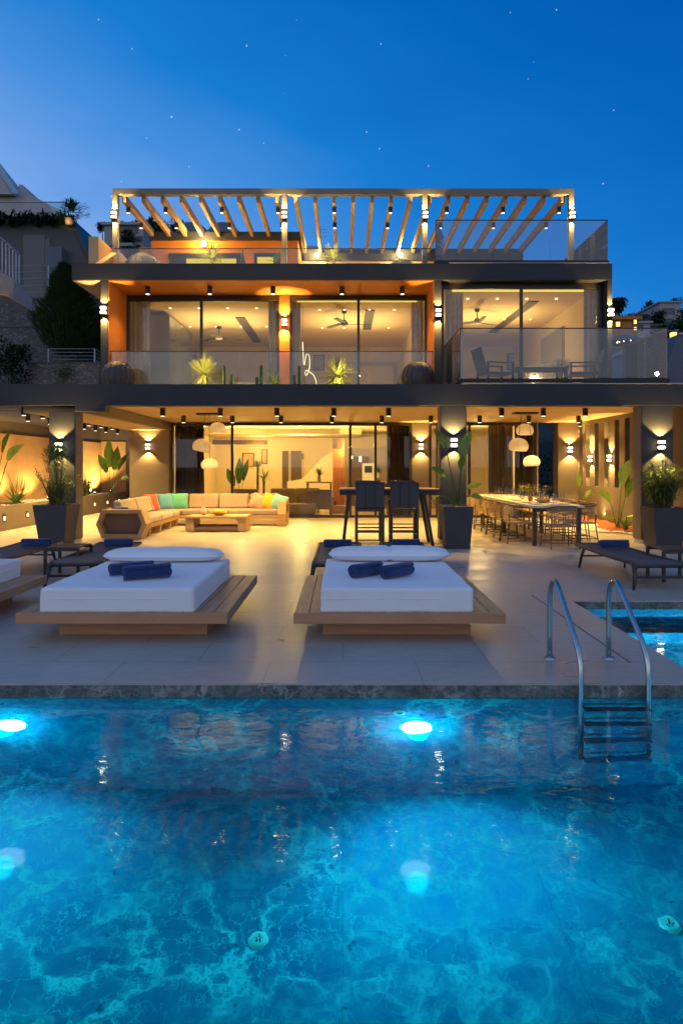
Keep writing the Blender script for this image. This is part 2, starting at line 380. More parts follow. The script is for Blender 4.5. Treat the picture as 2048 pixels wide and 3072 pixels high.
def mk_stone(name, c0, c1, mortar, scale=2.2, rotx=True):
    m, t = newmat(name)
    v = t.obj((1, 1, 1.5))
    w = t.noise(v, 2, 3)
    wv = t.n('ShaderNodeVectorMath', {0: w.outputs['Color'], 1: (0.25, 0.25, 0.25)}, operation='MULTIPLY').outputs[0]
    vv = t.n('ShaderNodeVectorMath', {0: v, 1: wv}, operation='ADD').outputs[0]
    vo = t.n('ShaderNodeTexVoronoi', {'Vector': vv, 'Scale': scale}, feature='F1')
    ed = t.n('ShaderNodeTexVoronoi', {'Vector': vv, 'Scale': scale}, feature='DISTANCE_TO_EDGE')
    g = t.n('ShaderNodeSeparateColor', {0: vo.outputs['Color']}).outputs[0]
    c = t.ramp(g, [(0.1, c0), (0.9, c1)])
    c = t.mix(0.3, c, t.ramp(t.noise(v, 14, 5).outputs[0], [(0.3, c0), (0.7, c1)]))
    e = t.ramp(ed.outputs[0], [(0.0, (0, 0, 0)), (0.16, (1, 1, 1))])
    c = t.mix(e, mortar, c)
    b = t.n('ShaderNodeBsdfPrincipled', {'Base Color': c, 'Roughness': 0.85, 'Normal': t.bump(e, 0.6, 0.04)})
    t.surf(b.outputs[0]); return m
M['stone'] = mk_stone('rubble_stone', (0.08, 0.08, 0.078), (0.20, 0.195, 0.185), (0.075, 0.073, 0.07), 5.5)
M['stonewarm'] = mk_stone('warm_rubble_stone', (0.11, 0.09, 0.075), (0.29, 0.24, 0.20), (0.12, 0.10, 0.085), 6.0)

# ------------------------------------------------------------------ world: dusk sky with a few stars
def mk_world():
    w = bpy.data.worlds.new('World'); SC.world = w; w.use_nodes = True
    t = NT(w)
    d = t.n('ShaderNodeTexCoord').outputs['Generated']
    s = t.n('ShaderNodeSeparateXYZ', {0: d})
    x, y, z = s.outputs
    cl = t.noise(t.n('ShaderNodeMapping', {0: d, 3: (1.5, 1.5, 5)}).outputs[0], 2.2, 4, 0.5)
    f = t.math('ADD', t.math('ADD', t.math('MULTIPLY', z, 1.0), t.math('MULTIPLY', x, 0.47)), t.math('MULTIPLY', t.math('SUBTRACT', cl.outputs[0], 0.5), 0.13))
    front = t.ramp(f, [(0.0, (0.30, 0.46, 0.86)), (0.16, (0.195, 0.39, 0.82)), (0.29, (0.060, 0.275, 0.73)), (0.42, (0.008, 0.20, 0.64)), (0.62, (0.0, 0.130, 0.50)), (0.85, (0.0, 0.083, 0.38))])
    back = t.ramp(z, [(0.0, (0.78, 0.75, 0.80)), (0.18, (0.60, 0.65, 0.82)), (0.6, (0.19, 0.34, 0.62))])
    k = t.n('ShaderNodeMapRange', {0: y, 1: 0.25, 2: -0.6, 3: 0.0, 4: 1.0}).outputs[0]
    c = t.mix(k, front, back)
    sky = t.n('ShaderNodeTexSky', sky_type='NISHITA'); sky.sun_disc = False; sky.sun_elevation = R(0.5); sky.sun_rotation = R(250)
    c = t.mix(1.0, c, t.mix(1.0, sky.outputs[0], (0.003, 0.003, 0.003), 'MULTIPLY'), 'ADD')
    vo = t.n('ShaderNodeTexVoronoi', {'Vector': d, 'Scale': 58.0}, feature='F1')
    g = t.n('ShaderNodeSeparateColor', {0: vo.outputs['Color']})
    rad = t.math('MULTIPLY', t.math('POWER', g.outputs[0], 2.0), 0.066)
    st = t.math('LESS_THAN', vo.outputs['Distance'], rad)
    st = t.math('MULTIPLY', st, t.math('GREATER_THAN', z, 0.25))
    c = t.mix(t.math('MULTIPLY', st, 0.6), c, (0.8, 0.9, 1.0))
    gr = t.math('LESS_THAN', z, -0.01)
    c = t.mix(gr, c, (0.03, 0.04, 0.06))
    t.surf(t.n('ShaderNodeBackground', {0: c, 1: 1.0}).outputs[0])
mk_world()
sun = bpy.data.lights.new('afterglow', 'SUN'); sun.energy = 0.12; sun.angle = R(40); sun.color = (1.0, 0.75, 0.7)
so = bpy.data.objects.new('afterglow', sun); COL.objects.link(so)
so.rotation_euler = Vector((0.55, 0.75, -0.25)).to_track_quat('-Z', 'Y').to_euler()

cam = bpy.data.cameras.new('camera'); co = bpy.data.objects.new('camera', cam); COL.objects.link(co)
co.location = (0, 0, H); co.rotation_euler = (R(90), 0, 0)
cam.sensor_width = 36; cam.lens = 36 * F / 2352; cam.shift_x = -3 / 2352; cam.shift_y = -106 / 2352
cam.clip_start = 0.05; cam.clip_end = 4000
SC.camera = co
SC.view_settings.view_transform = 'Standard'; SC.view_settings.look = 'None'; SC.view_settings.exposure = 0; SC.view_settings.gamma = 1
cy = SC.cycles
cy.use_denoising = True; cy.max_bounces = 8; cy.diffuse_bounces = 4; cy.glossy_bounces = 4; cy.transmission_bounces = 8; cy.transparent_max_bounces = 24
cy.sample_clamp_indirect = 4.0; cy.sample_clamp_direct = 0; cy.caustics_reflective = False; cy.caustics_refractive = False
cy.use_light_tree = True; cy.use_adaptive_sampling = True; cy.adaptive_threshold = 0.012
# ================================================================== ground, pools, water
YE = 4.86                                     # deck edge of the main pool
WZ = -0.0975
b = MB()
b.box(-18, 18, 7.84, 28.3, -0.3, 0); b.box(-18, 2.74, YE, 7.84, -0.3, 0); b.box(2.74, 18, YE, 5.2, -0.3, 0)
b.box(9.5, 18, 5.2, 7.84, -0.3, 0); b.box(-18, -9.5, -5, YE, -0.3, 0); b.box(9.5, 18, -5, YE, -0.3, 0)
struct(b.build('deck', M['deck']))
b = MB()
b.box(-9.5, 9.5, YE - 0.012, YE - 0.0005, -1.64, -0.135)
b.box(-9.5, 9.5, -5, YE - 0.012, -1.74, -1.64)
b.box(-9.52, -9.5, -5, YE, -1.64, -0.01); b.box(9.5, 9.52, -5, YE, -1.64, -0.01); b.box(-9.5, 9.5, -5.1, -5, -1.64, -0.01)
struct(b.build('pool_basin', M['pooltile']))
b = MB(); b.box(-9.5, 9.5, YE - 0.016, YE - 0.0006, -0.1345, -0.012); struct(b.build('pool_coping', M['coping']))
b = MB(); b.add([(-9.5, -5, WZ), (9.5, -5, WZ), (9.5, YE - 0.0165, WZ), (-9.5, YE - 0.0165, WZ)], [(0, 1, 2, 3)])
struct(b.build('water', M['water']))
b = MB()
b.box(2.741, 9.5, 7.828, 7.8395, -0.9, -0.135); b.box(2.741, 9.5, 5.2, 7.828, -0.95, -0.9); b.box(2.741, 2.753, 5.2, 7.828, -0.9, -0.022)
b.box(2.753, 9.5, 5.201, 5.213, -0.9, -0.02); b.box(2.753, 9.5, 7.1, 7.828, -0.9, -0.5); b.box(9.49, 9.5, 5.213, 7.828, -0.9, -0.02)
struct(b.build('pool_basin', M['pooltile']))
b = MB(); b.box(2.741, 9.5, 7.824, 7.8394, -0.1345, -0.012); struct(b.build('pool_coping', M['coping']))
b = MB(); b.add([(2.753, 5.213, WZ), (9.49, 5.213, WZ), (9.49, 7.8235, WZ), (2.753, 7.8235, WZ)], [(0, 1, 2, 3)])
struct(b.build('water', M['water']))
b = MB(); b.box(2.355, 2.372, 5.38, 8.18, 0.0, 0.004)
struct(b.build('deck_drain', M['seam']))

# underwater lamps and fittings
def pool_light(x, label, y=YE - 0.012, z=-0.68, near=False):
    t = thing('pool_light', label, 'pool light', (x, y, z), 'round lamps under the water')
    a = MB(); a.lathe([(0.113, 0.0), (0.132, 0.0), (0.130, 0.003), (0.115, 0.005), (0.113, 0.0)], n=28, M=Matrix.Rotation(R(90), 4, 'X')); a.build('trim_ring', M['porcelain'], t, local=True, smooth=False)
    a = MB(); a.lathe([(0.0, 0.006), (0.07, 0.0055), (0.112, 0.004)], n=28, M=Matrix.Rotation(R(90), 4, 'X')); a.build('lamp_glass', M['poolled'], t, local=True)
    l = bpy.data.lights.new('pool_lamp', 'SPOT'); l.energy = 180; l.color = (0.0, 0.84, 1.0); l.spot_size = R(138); l.spot_blend = 1.0; l.shadow_soft_size = 0.08
    o = bpy.data.objects.new('pool_lamp', l); COL.objects.link(o); o.parent = t; o.location = (0, -0.12, 0); o.rotation_euler = Vector((0.16, -1, -0.50)).to_track_quat('-Z', 'Y').to_euler()
    if not near: point(t, (x, y - 0.11, z), 15, (0.0, 0.72, 1.0), 0.07, 'pool_glow')
    if near: t.rotation_euler = (0, 0, math.pi); l.energy = 400; l.color = (0.0, 0.74, 1.0); l.spot_size = R(120); o.rotation_euler = Vector((0, -1, -0.05)).to_track_quat('-Z', 'Y').to_euler()
    return t
pool_light(0.544, 'round glowing pool lamp under water below the right daybed')
pool_light(-2.46, 'round glowing pool lamp under water at the left edge of the picture')
pool_light(-5.46, 'pool lamp farther left along the underwater wall'); pool_light(3.55, 'pool lamp under water right of the ladder')
def inlet(x, y, label):
    t = thing('pool_inlet', label, 'pool inlet', (x, y, -1.64), 'white round inlets on the pool floor')
    a = MB(); a.lathe([(0.0, 0.012), (0.028, 0.014), (0.05, 0.010), (0.056, 0.0)], n=24); a.build('cover_plate', M['porcelain'], t, local=True, smooth=True)
    a = MB()
    for k in range(5):
        an = k * 2 * math.pi / 5 + 0.3
        a.bar((0.010 * math.cos(an), 0.010 * math.sin(an), 0.0148), (0.022 * math.cos(an), 0.022 * math.sin(an), 0.0148), 0.006, 0.003)
    a.build('slot', M['pot'], t, local=True)
inlet(-0.455, 3.54, 'white round pool inlet on the floor, left of the two'); inlet(1.79, 3.57, 'white round pool inlet on the floor near the right edge')
t = thing('wall_inlet', 'small ring shaped inlet in the pool wall above the lamp', 'pool inlet', (0.42, YE - 0.012, -0.40))
a = MB(); a.lathe([(0.022, 0), (0.05, 0), (0.05, 0.01), (0.022, 0.014), (0.022, 0)], n=24, M=Matrix.Rotation(R(90), 4, 'X')); a.build('ring', M['porcelain'], t, local=True)

t = thing('pool_light', 'hidden pool lamp in the small side pool wall', 'pool light', (4.6, 5.214, -0.5))
a = MB(); a.lathe([(0.0, 0.01), (0.1, 0.0)], n=20, M=Matrix.Rotation(R(-90), 4, 'X')); a.build('lamp_glass', M['poolled'], t, local=True)
l = bpy.data.lights.new('pool_lamp', 'SPOT'); l.energy = 420; l.color = (0.0, 0.72, 1.0); l.spot_size = R(165); l.spot_blend = 0.6; l.shadow_soft_size = 0.08
o = bpy.data.objects.new('pool_lamp', l); COL.objects.link(o); o.parent = t; o.location = (0, 0.1, 0); o.rotation_euler = Vector((0, 1, -0.2)).to_track_quat('-Z', 'Y').to_euler()
for i, x in enumerate((-6.0, -2.0, 2.0, 6.0)): pool_light(x, ORD[i] + ' added fill lamp from the left on the unseen near pool wall', -4.99, -0.8, True)  # added lamps out of view that brighten the far pool wall
# ladder
t = thing('pool_ladder', 'stainless steel pool ladder with two arched handrails and four steps', 'ladder', (1.99, 5.5, 0))
for x in (1.741, 2.236):
    pts = [(x, 5.50, 0.0), (x, 5.50, 0.2), (x, 5.50, 0.42), (x, 5.495, 0.52), (x, 5.475, 0.60), (x, 5.43, 0.655), (x, 5.37, 0.675), (x, 5.31, 0.655), (x, 5.255, 0.61), (x, 5.05, 0.44), (x, 4.90, 0.32), (x, 4.83, 0.24), (x, 4.795, 0.16), (x, 4.785, 0.06), (x, 4.785, -0.3), (x, 4.785, -1.15)]
    a = MB(); a.tube(pts, 0.0205, 14); r = a.build('handrail', M['steel'], t, smooth=True)
    a = MB(); a.lathe([(0.0, 0.022), (0.026, 0.021), (0.045, 0.010), (0.048, 0.0)], (x, 5.50, 0.0), 22); a.build('flange', M['steel'], r, smooth=True)
for d in (0.15, 0.44, 0.73, 1.04):
    a = MB(); a.box(1.745, 2.232, 4.70, 4.785, WZ - d - 0.018, WZ - d + 0.012); a.build('step', M['step'], t, bevel=0.006)

# ================================================================== villa
VY = 13.42; V1 = 15.70
villa = thing('villa', 'three storey modern villa with dark grey slabs, orange recesses and lit glass rooms', 'villa', (0, VY, 0))
def vbox(name, mat, *boxes, bevel=0.0, parent=None):
    a = MB()
    for q in boxes: a.box(*q)
    return a.build(name, mat, parent or villa, bevel=bevel)
# first floor slab with its long dark fascia
vbox('fascia', M['dark'], (-13, 12, VY, VY + 0.3, 2.86, 3.30), (-5.50, -4.89, VY, VY + 0.3, 2.735, 2.86), bevel=0.008)
vbox('edge_trim', M['trim'], (2.45, 12, VY - 0.012, VY + 0.12, 3.3005, 3.322)); vbox('edge_trim', M['trim'], (2.55, 6.475, V1 - 0.012, V1 + 0.1, 6.4905, 6.51))
vbox('floor_slab', M['dark'], (-6.7, 7.35, VY + 0.3, 20.7, 3.0, 3.295))
vbox('terrace_ceiling', M['ceil'], (-5.35, 7.35, VY + 0.3, 20.6, 2.98, 2.998))
vbox('ceiling_beam', M['taupe'], (-5.5, -5.35, VY + 0.3, 20.38, 2.735, 2.978))
vbox('terrace_ceiling', M['ceil'], (-6.7, -5.5, VY + 0.3, 20.4, 2.735, 2.99))
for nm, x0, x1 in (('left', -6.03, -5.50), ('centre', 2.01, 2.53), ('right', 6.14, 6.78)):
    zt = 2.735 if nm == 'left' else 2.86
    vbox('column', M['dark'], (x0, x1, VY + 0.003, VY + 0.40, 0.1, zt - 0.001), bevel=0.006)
    if nm != 'left': vbox('column_lit_side', M['taupe'], (x0 - 0.012, x0 - 0.001, VY + 0.02, VY + 0.395, 0.1, zt - 0.002))  # paler side panels put the warm terrace light into the colour
    if nm != 'right': vbox('column_lit_side', M['taupe'], (x1 + 0.001, x1 + 0.012, VY + 0.02, VY + 0.395, 0.1, zt - 0.002))
    vbox('column_plinth', M['white'], (x0 + 0.01, x1 - 0.01, VY + 0.013, VY + 0.39, 0.0, 0.1))
YB = 20.4
vbox('back_pier', M['taupe'], (-6.65, -5.42, YB, YB + 0.4, 0, 2.734)); vbox('back_pier', M['taupe'], (2.16, 2.68, YB, YB + 0.3, 0, 2.98)); vbox('back_pier', M['taupe'], (6.72, 7.352, YB, YB + 0.5, 0, 2.98))
# garden side wall with slots, right
a = MB(); WX = 7.35
edges = [13.9]; 
slots = [(c - 0.15, c + 0.15) for c in (14.9, 15.55, 16.22, 16.9, 17.54, 18.24, 18.94, 19.62, 20.2)]
prev = 13.7
for s0, s1 in slots:
    a.box(WX, WX + 0.16, prev, s0, 0, 2.98); a.box(WX, WX + 0.16, s0, s1, 0, 1.03); a.box(WX, WX + 0.16, s0, s1, 2.86, 2.98); prev = s1
a.box(WX, WX + 0.16, prev, YB, 0, 2.98)
a.build('garden_wall', M['taupe'], villa)

# ---- windows: one frame with its panes
def window(name, x0, x1, y, z0, z1, mull, fw=0.07, head=0.17, parent=None, dep=0.09):
    a = MB()
    a.box(x0, x1, y, y + dep, z1 - head, z1); a.box(x0, x1, y, y + dep, z0, z0 + fw)
    a.box(x0, x0 + fw, y, y + dep, z0 + fw, z1 - head); a.box(x1 - fw, x1, y, y + dep, z0 + fw, z1 - head)
    for m in mull: a.box(m - fw / 2, m + fw / 2, y, y + dep, z0 + fw, z1 - head)
    fr = a.build(name, M['alu'], parent or villa, bevel=0.006)
    xs = [x0 + fw] + [q for m in mull for q in (m - fw / 2, m + fw / 2)] + [x1 - fw]
    for i in range(0, len(xs), 2):
        a = MB(); a.box(xs[i] + 0.002, xs[i + 1] - 0.002, y + dep / 2 - 0.006, y + dep / 2 + 0.006, z0 + fw, z1 - head); a.build('pane', M['pane'], fr)
    return fr
YW1 = 17.0
window('bedroom_window', -5.62, -1.65, YW1, 3.30, 6.06, [PX(462, YW1)], head=0.15)
window('bedroom_window', -1.38, 2.20, YW1, 3.30, 6.06, [PX(823, YW1)], head=0.12)
window('bedroom_window', 2.40, 6.34, 15.98, 3.30, 6.085, [PX(1197, 15.98)], head=0.13)
window('sliding_door', -5.41, 2.155, YB, 0, 2.975, [PX(533, YB), PX(804, YB), PX(862, YB)], fw=0.08, head=0.10)
window('sliding_door', 2.69, 6.07, YB, 0, 2.975, [2.95, 3.95, 5.0], fw=0.08, head=0.10)
# ---- upper storey
vbox('roof_slab', M['dark'], (-6.51, 6.47, V1, 22.9, 6.09, 6.49), bevel=0.008)
vbox('roof_floor', M['deck'], (-6.5, 6.46, V1 + 0.35, 20.2, 6.4905, 6.4955)); vbox('balcony_floor', M['deck'], (-6.6, 7.3, VY + 0.31, 15.69, 3.296, 3.2995), (-5.62, 2.18, V1, 17.0, 3.296, 3.2995))
vbox('side_wall', M['dark'], (-5.81, -5.645, V1 + 0.003, 22.6, 3.296, 6.089)); vbox('side_wall', M['dark'], (2.205, 2.37, V1 + 0.003, 22.6, 3.296, 6.089)); vbox('side_wall', M['dark'], (6.355, 6.465, V1 + 0.003, 22.6, 3.296, 6.089))
vbox('recess_lining', M['orange'], (-5.644, -5.622, V1 + 0.02, YW1 - 0.001, 3.297, 6.066), (2.182, 2.204, V1 + 0.02, YW1 - 0.001, 3.297, 6.066), (-5.644, 2.204, V1 + 0.02, YW1 + 0.3, 6.067, 6.0885))
vbox('window_pier', M['orange'], (-1.648, -1.382, YW1 - 0.02, YW1 + 0.3, 3.297, 6.066))
vbox('overhang_soffit', M['cream'], (-6.49, -5.812, V1 + 0.02, 22.8, 6.07, 6.0885))
# ---- bedrooms
def room(x0, x1, y0, y1, z0, z1, mat='room', floor='stone_floor'):
    a = MB(); w = 0.04
    a.box(x0, x1, y1, y1 + w, z0, z1); a.box(x0 - w, x0, y0, y1 + w, z0, z1); a.box(x1, x1 + w, y0, y1 + w, z0, z1)
    r = a.build('interior_wall', M[mat], villa)
    vbox('interior_ceiling', M[mat], (x0 - w, x1 + w, y0, y1 + w, z1, z1 + w)); vbox('interior_floor', M[floor], (x0 - w, x1 + w, y0, y1 + w, z0 - 0.02, z0 + 0.001))
    return r
room(-5.60, -1.56, 17.1, 24.2, 3.32, 6.02); room(-1.46, 2.16, 17.1, 24.2, 3.32, 6.02); room(2.41, 6.31, 16.08, 24.2, 3.32, 6.04)
for x, y in ((-3.6, 19.6), (0.35, 19.6), (4.3, 19.0)):
    point(villa, (x, y, 4.3), 105, (1.0, 0.64, 0.22), 0.06, 'room_light')
    area(villa, (x, y + 0.2, 5.5), (0, 0, 1), 38, 2.5, 2.0, (1.0, 0.64, 0.20), name='cove_light')
vbox('cove_strip', M['covesoft'], (-1.2, 1.95, 17.16, 17.2, 5.93, 6.0)); vbox('cove_strip', M['covesoft'], (2.7, 5.95, 16.14, 16.18, 5.93, 6.02))
# bedroom recess details: dark ceiling grilles, wardrobes, doors
def strip(p0, p1, w, z, name='ceiling_grille', mat='greyfurn'):
    a = MB(); a.bar((p0[0], p0[1], z), (p1[0], p1[1], z), w, 0.02) ; return a.build(name, M[mat], villa)
a = MB(); a.box(-3.17, -2.90, 19.3, 23.2, 5.995, 6.018); a.build('ceiling_grille', M['grille'], villa)
a = MB(); a.box(0.64, 0.90, 18.4, 21.0, 5.995, 6.018); a.build('ceiling_grille', M['grille'], villa)
a = MB(); a.prism([(4.98, 17.5), (5.24, 17.5), (5.06, 21.6), (4.80, 21.6)], 6.012, 6.038, 'z'); a.build('ceiling_grille', M['grille'], villa)
vbox('interior_door', M['greyfurn'], (-0.25, 2.0, 24.1, 24.198, 3.33, 5.45)); vbox('interior_door', M['oak'], (-0.12, 0.42, 24.06, 24.1, 3.33, 5.1)); vbox('interior_door', M['cream'], (0.62, 1.85, 24.06, 24.1, 3.33, 5.3))
vbox('interior_door', M['cream'], (4.45, 5.0, 24.1, 24.198, 3.33, 5.2)); vbox('interior_door', M['greyfurn'], (2.6, 4.35, 24.1, 24.198, 3.33, 5.25))
vbox('interior_door', M['greyfurn'], (6.24, 6.308, 18.6, 20.6, 3.33, 5.6))
vbox('picture_wall', M['greyfurn'], (-3.6, -1.62, 24.1, 24.198, 3.33, 4.62)); 

# ---- living room and kitchen
LX0, LX1, LY = -5.38, 6.02, 27.6
a = MB(); a.box(LX0, LX1, LY, LY + 0.1, 0, 3.0); a.box(LX0 - 0.1, LX0, YB + 0.45, LY, 0, 3.0); a.box(LX1, LX1 + 0.1, YB + 0.1, LY, 0, 3.0); a.build('interior_wall', M['room'], villa)
vbox('interior_ceiling', M['room'], (LX0, LX1, YB + 0.1, LY, 2.99, 3.04)); vbox('interior_floor', M['stone_floor'], (LX0, LX1, YB + 0.1, LY, 0.0005, 0.006))
vbox('cove_strip', M['cove'], (PX(537, 21.4), PX(800, 21.4), 21.4, 21.46, 2.86, 2.95))
area(villa, (-1.7, 21.7, 2.75), (0, 0.9, 0.4), 60, 3.4, 0.2, (1.0, 0.66, 0.2), name='cove_light')
for x, y, wt in ((-3.6, 23.0, 90), (-1.6, 24.5, 130), (0.2, 23.0, 90), (-3.4, 26.2, 70)): point(villa, (x, y, 2.3), wt * 1.5, (1.0, 0.66, 0.17), 0.06, 'room_light')
for x, y, wt in ((1.5, 24.5, 40), (4.6, 22.0, 120)): point(villa, (x, y, 2.3), wt * 1.1, (1.0, 0.66, 0.24), 0.06, 'room_light')
vbox('ceiling_step', M['room'], (-5.3, 0.7, 24.2, 27.5, 2.80, 2.985))
vbox('door_lintel', M['walnut'], (-5.25, -3.05, 26.3, 26.4, 2.48, 2.66))
for q, (px, py) in enumerate(((671, 1078), (680, 1066), (688, 1060), (694, 1048))): vbox('picture', M['walnut'], (PX(px - 2, 27.4), PX(px + 2.5, 27.4), 27.55, 27.598, PZ(py + 7, 27.4), PZ(py - 7, 27.4)))
vbox('stair_flight', M['oak'], *[(-2.75 + 0.26 * k, -0.6, 26.2, 27.3, 0.22 * k + (0.0 if k == 0 else 0.0), 0.22 * (k + 1) - 0.001) for k in range(6)])
a = MB(); a.prism([(-2.2, 0.007), (-0.2, 0.007), (-0.2, 2.3), (-0.75, 2.0), (-1.6, 1.1), (-2.2, 1.0)], 25.9, 26.05, 'y'); a.build('stair_parapet', M['cream'], villa)
vbox('interior_door', M['walnut'], (PX(648, 27.5), PX(662, 27.5), 27.52, 27.58, 0.01, 2.25), (PX(668, 27.5), PX(692, 27.5), 27.52, 27.58, 0.01, 2.25))
vbox('room_divider', M['cabinet'], (PX(764, 23.2), PX(790, 23.2), 23.2, 23.6, 0.01, 2.22)); vbox('room_divider', M['walnut'], (PX(764, 23.2), PX(790, 23.2), 23.2, 23.6, 2.221, 2.6))
vbox('kitchen_cabinet', M['greyfurn'], (0.35, 3.2, 26.6, 27.2, 0.01, 2.35)); vbox('kitchen_cabinet', M['walnut'], (0.3, 1.05, 26.4, 26.59, 0.01, 2.0))
vbox('kitchen_oven', M['porcelain'], (PX(832, 26), PX(862, 26), 26.0, 26.59, 0.9, 1.72)); vbox('kitchen_oven', M['farglass'], (PX(837, 26), PX(854, 26), 25.97, 25.999, 1.35, 1.62))
vbox('kitchen_counter', M['oak'], (0.9, 3.0, 24.6, 25.2, 0.95, 1.02)); vbox('kitchen_counter', M['walnut'], (1.0, 2.9, 24.7, 25.1, 0.01, 0.949))
vbox('kitchen_lamp', M['ledwhite'], (PX(824, 26.3), PX(830, 26.3), 26.3, 26.36, 1.78, 2.0)); vbox('kitchen_lamp', M['ledwhite'], (PX(806, 26.3), PX(810, 26.3), 26.3, 26.36, 1.9, 2.02))
for k in range(9):
    a = MB(); a.cyl((-4.8 + k * 0.62, 22.6 + (k % 2) * 1.0, 2.984), (-4.8 + k * 0.62, 22.6 + (k % 2) * 1.0, 2.989), 0.05, n=12)
    a.build('recessed_light', M['lens'], villa)
for bx0, bx1, by in ((-5.2, -2.0, 18.2), (-1.0, 1.8, 18.4), (2.9, 6.0, 17.2)):
    for k in range(4):
        for j in range(2):
            a = MB(); a.cyl((bx0 + (bx1 - bx0) * (k + 0.5) / 4, by + 2.4 * j, 6.008), (bx0 + (bx1 - bx0) * (k + 0.5) / 4, by + 2.4 * j, 6.019), 0.035, n=10)
            a.build('recessed_light', M['lenssoft'], villa)

# ---- roof terrace walls
YR = 20.3
vbox('penthouse', M['orange'], (-5.95, -1.39, YR, 23.0, 6.49, 8.62)); vbox('penthouse_fascia', M['dark'], (-6.0, -1.30, YR - 0.06, 23.0, 8.621, 8.88))
vbox('penthouse', M['orange'], (-6.35, -5.96, YR + 0.1, 21.0, 6.49, 8.45))
vbox('penthouse', M['ochre'], (-1.38, 6.0, 21.9, 23.0, 6.49, 8.50)); vbox('penthouse_fascia', M['dark'], (-1.29, 6.02, 21.84, 23.0, 8.501, 8.88))
vbox('penthouse_window', M['alu'], (-5.4, -3.15, YR - 0.03, YR - 0.001, 7.3, 8.22)); vbox('lit_glazing', M['covesoft'], (-4.85, -3.3, YR - 0.04, YR - 0.031, 7.4, 8.05)); vbox('penthouse_window', M['alu'], (-2.75, -1.95, YR - 0.03, YR - 0.001, 7.3, 8.22)); vbox('lit_glazing', M['covesoft'], (-2.65, -2.15, YR - 0.04, YR - 0.031, 7.4, 8.1))
vbox('roof_parapet', M['ochre'], (-6.45, -6.2, 16.6, 17.6, 6.491, 7.45)); a = MB(); a.prism([(16.0, 6.491), (21.5, 6.491), (21.5, 7.4), (17.6, 7.4)], -6.19, -6.02, 'x'); a.build('roof_parapet', M['ochre'], villa)
vbox('penthouse_window', M['alu'], (-1.2, -0.95, 21.86, 21.899, 6.5, 8.3))
for x, y, lab in ((PX(470, YR), YR, 'glowing globe wall lamp on the orange penthouse wall'), (PX(728, 21.9), 21.9, 'glowing globe wall lamp behind the middle roof plant'), (PX(918, 21.9), 21.9, 'glowing globe wall lamp above the right roof ball')):
    z = PZ(563, y) if y == YR else PZ(589, y)
    t = thing('wall_lamp', lab, 'wall lamp', (x, y, z), 'globe lamps on the roof walls')
    a = MB(); a.box(-0.05, 0.05, -0.05, -0.001, -0.05, 0.05); a.build('bracket', M['black'], t, local=True)
    a = MB(); a.lathe([(0.001, -0.08), (0.048, -0.068), (0.08, -0.024), (0.08, 0.024), (0.048, 0.068), (0.001, 0.08)], (0, -0.13, 0), 16); a.build('globe', M['bulb'], t, smooth=True, local=True)
    point(t, (x, y - 0.34, z), 130, (1.0, 0.66, 0.2), 0.06)
# roof clutter seen above the penthouse
t = thing('roof_dome', 'left grey vaulted roof dome behind the pergola', 'dome', (-5.95, 26, 10.2), 'grey domes on the roof behind')
a = MB(); a.lathe([(0.75, 0.0), (0.74, 0.35), (0.62, 0.75), (0.35, 1.0), (0.001, 1.08)], n=18); a.build('shell', M['asphaltroof'], t, smooth=True, local=True)
dup(t, (PX(514, 26), 26, 10.2), 'right grey vaulted roof dome behind the pergola')
t = thing('air_conditioner', 'grey air conditioning unit on the roof behind the pergola', 'air conditioner', (PX(710, 23.5), 23.2, 8.89))
a = MB(); a.box(-0.5, 0.45, 0, 0.5, 0, 0.55); a.build('housing', M['greymetal'], t, local=True, bevel=0.02)
a = MB(); a.lathe([(0.05, 0), (0.2, 0.0), (0.2, 0.02), (0.05, 0.02)], (-0.12, -0.01, 0.28), 18, Matrix.Rotation(R(90), 4, 'X')); a.build('fan_grille', M['black'], t, local=True)
t = thing('antenna_mast', 'thin grey antenna mast on the villa roof', 'antenna', (PX(735, 23.5), 23.4, 8.885))
a = MB(); a.cyl((0, 0, 0), (0, 0, 1.25), 0.015); a.build('mast', M['greymetal'], t, local=True)
a = MB()
for z in (0.95, 1.1, 1.2): a.cyl((-0.25, 0, z), (0.25, 0, z), 0.008)
a.build('crossbar', M['greymetal'], t, local=True)

# ================================================================== pergola on the roof terrace
PY = 17.46
perg = thing('roof_pergola', 'long flat roof pergola of grey posts and timber rafters', 'pergola', (0, PY, 6.49))
zb, zt_ = 8.88, PZ(432.5, PY)
a = MB(); a.box(PX(258.5, PY), PX(1317.5, PY), PY, PY + 0.16, zb, zt_); a.build('beam', M['pergola'], perg, bevel=0.006)
for x0, x1 in ((258.5, 270), (647.5, 658.5), (969.5, 981), (1306, 1317.5)):
    a = MB(); a.box(PX(x0, PY), PX(x1, PY), PY + 0.002, PY + 0.158, 6.491, zb - 0.001); a.build('post', M['pergola'], perg, bevel=0.006)
RX = [PX(281, PY) + i * (PX(1297, PY) - PX(281, PY)) / 23 for i in range(24)]
for i, x in enumerate(RX):
    ye = YR - 0.07 if x < -1.4 else 21.83
    a = MB(); a.box(x - 0.047, x + 0.047, PY + 0.161, ye, zb - 0.16, zb + 0.06); a.build('rafter', M['rafter'], perg, bevel=0.004)

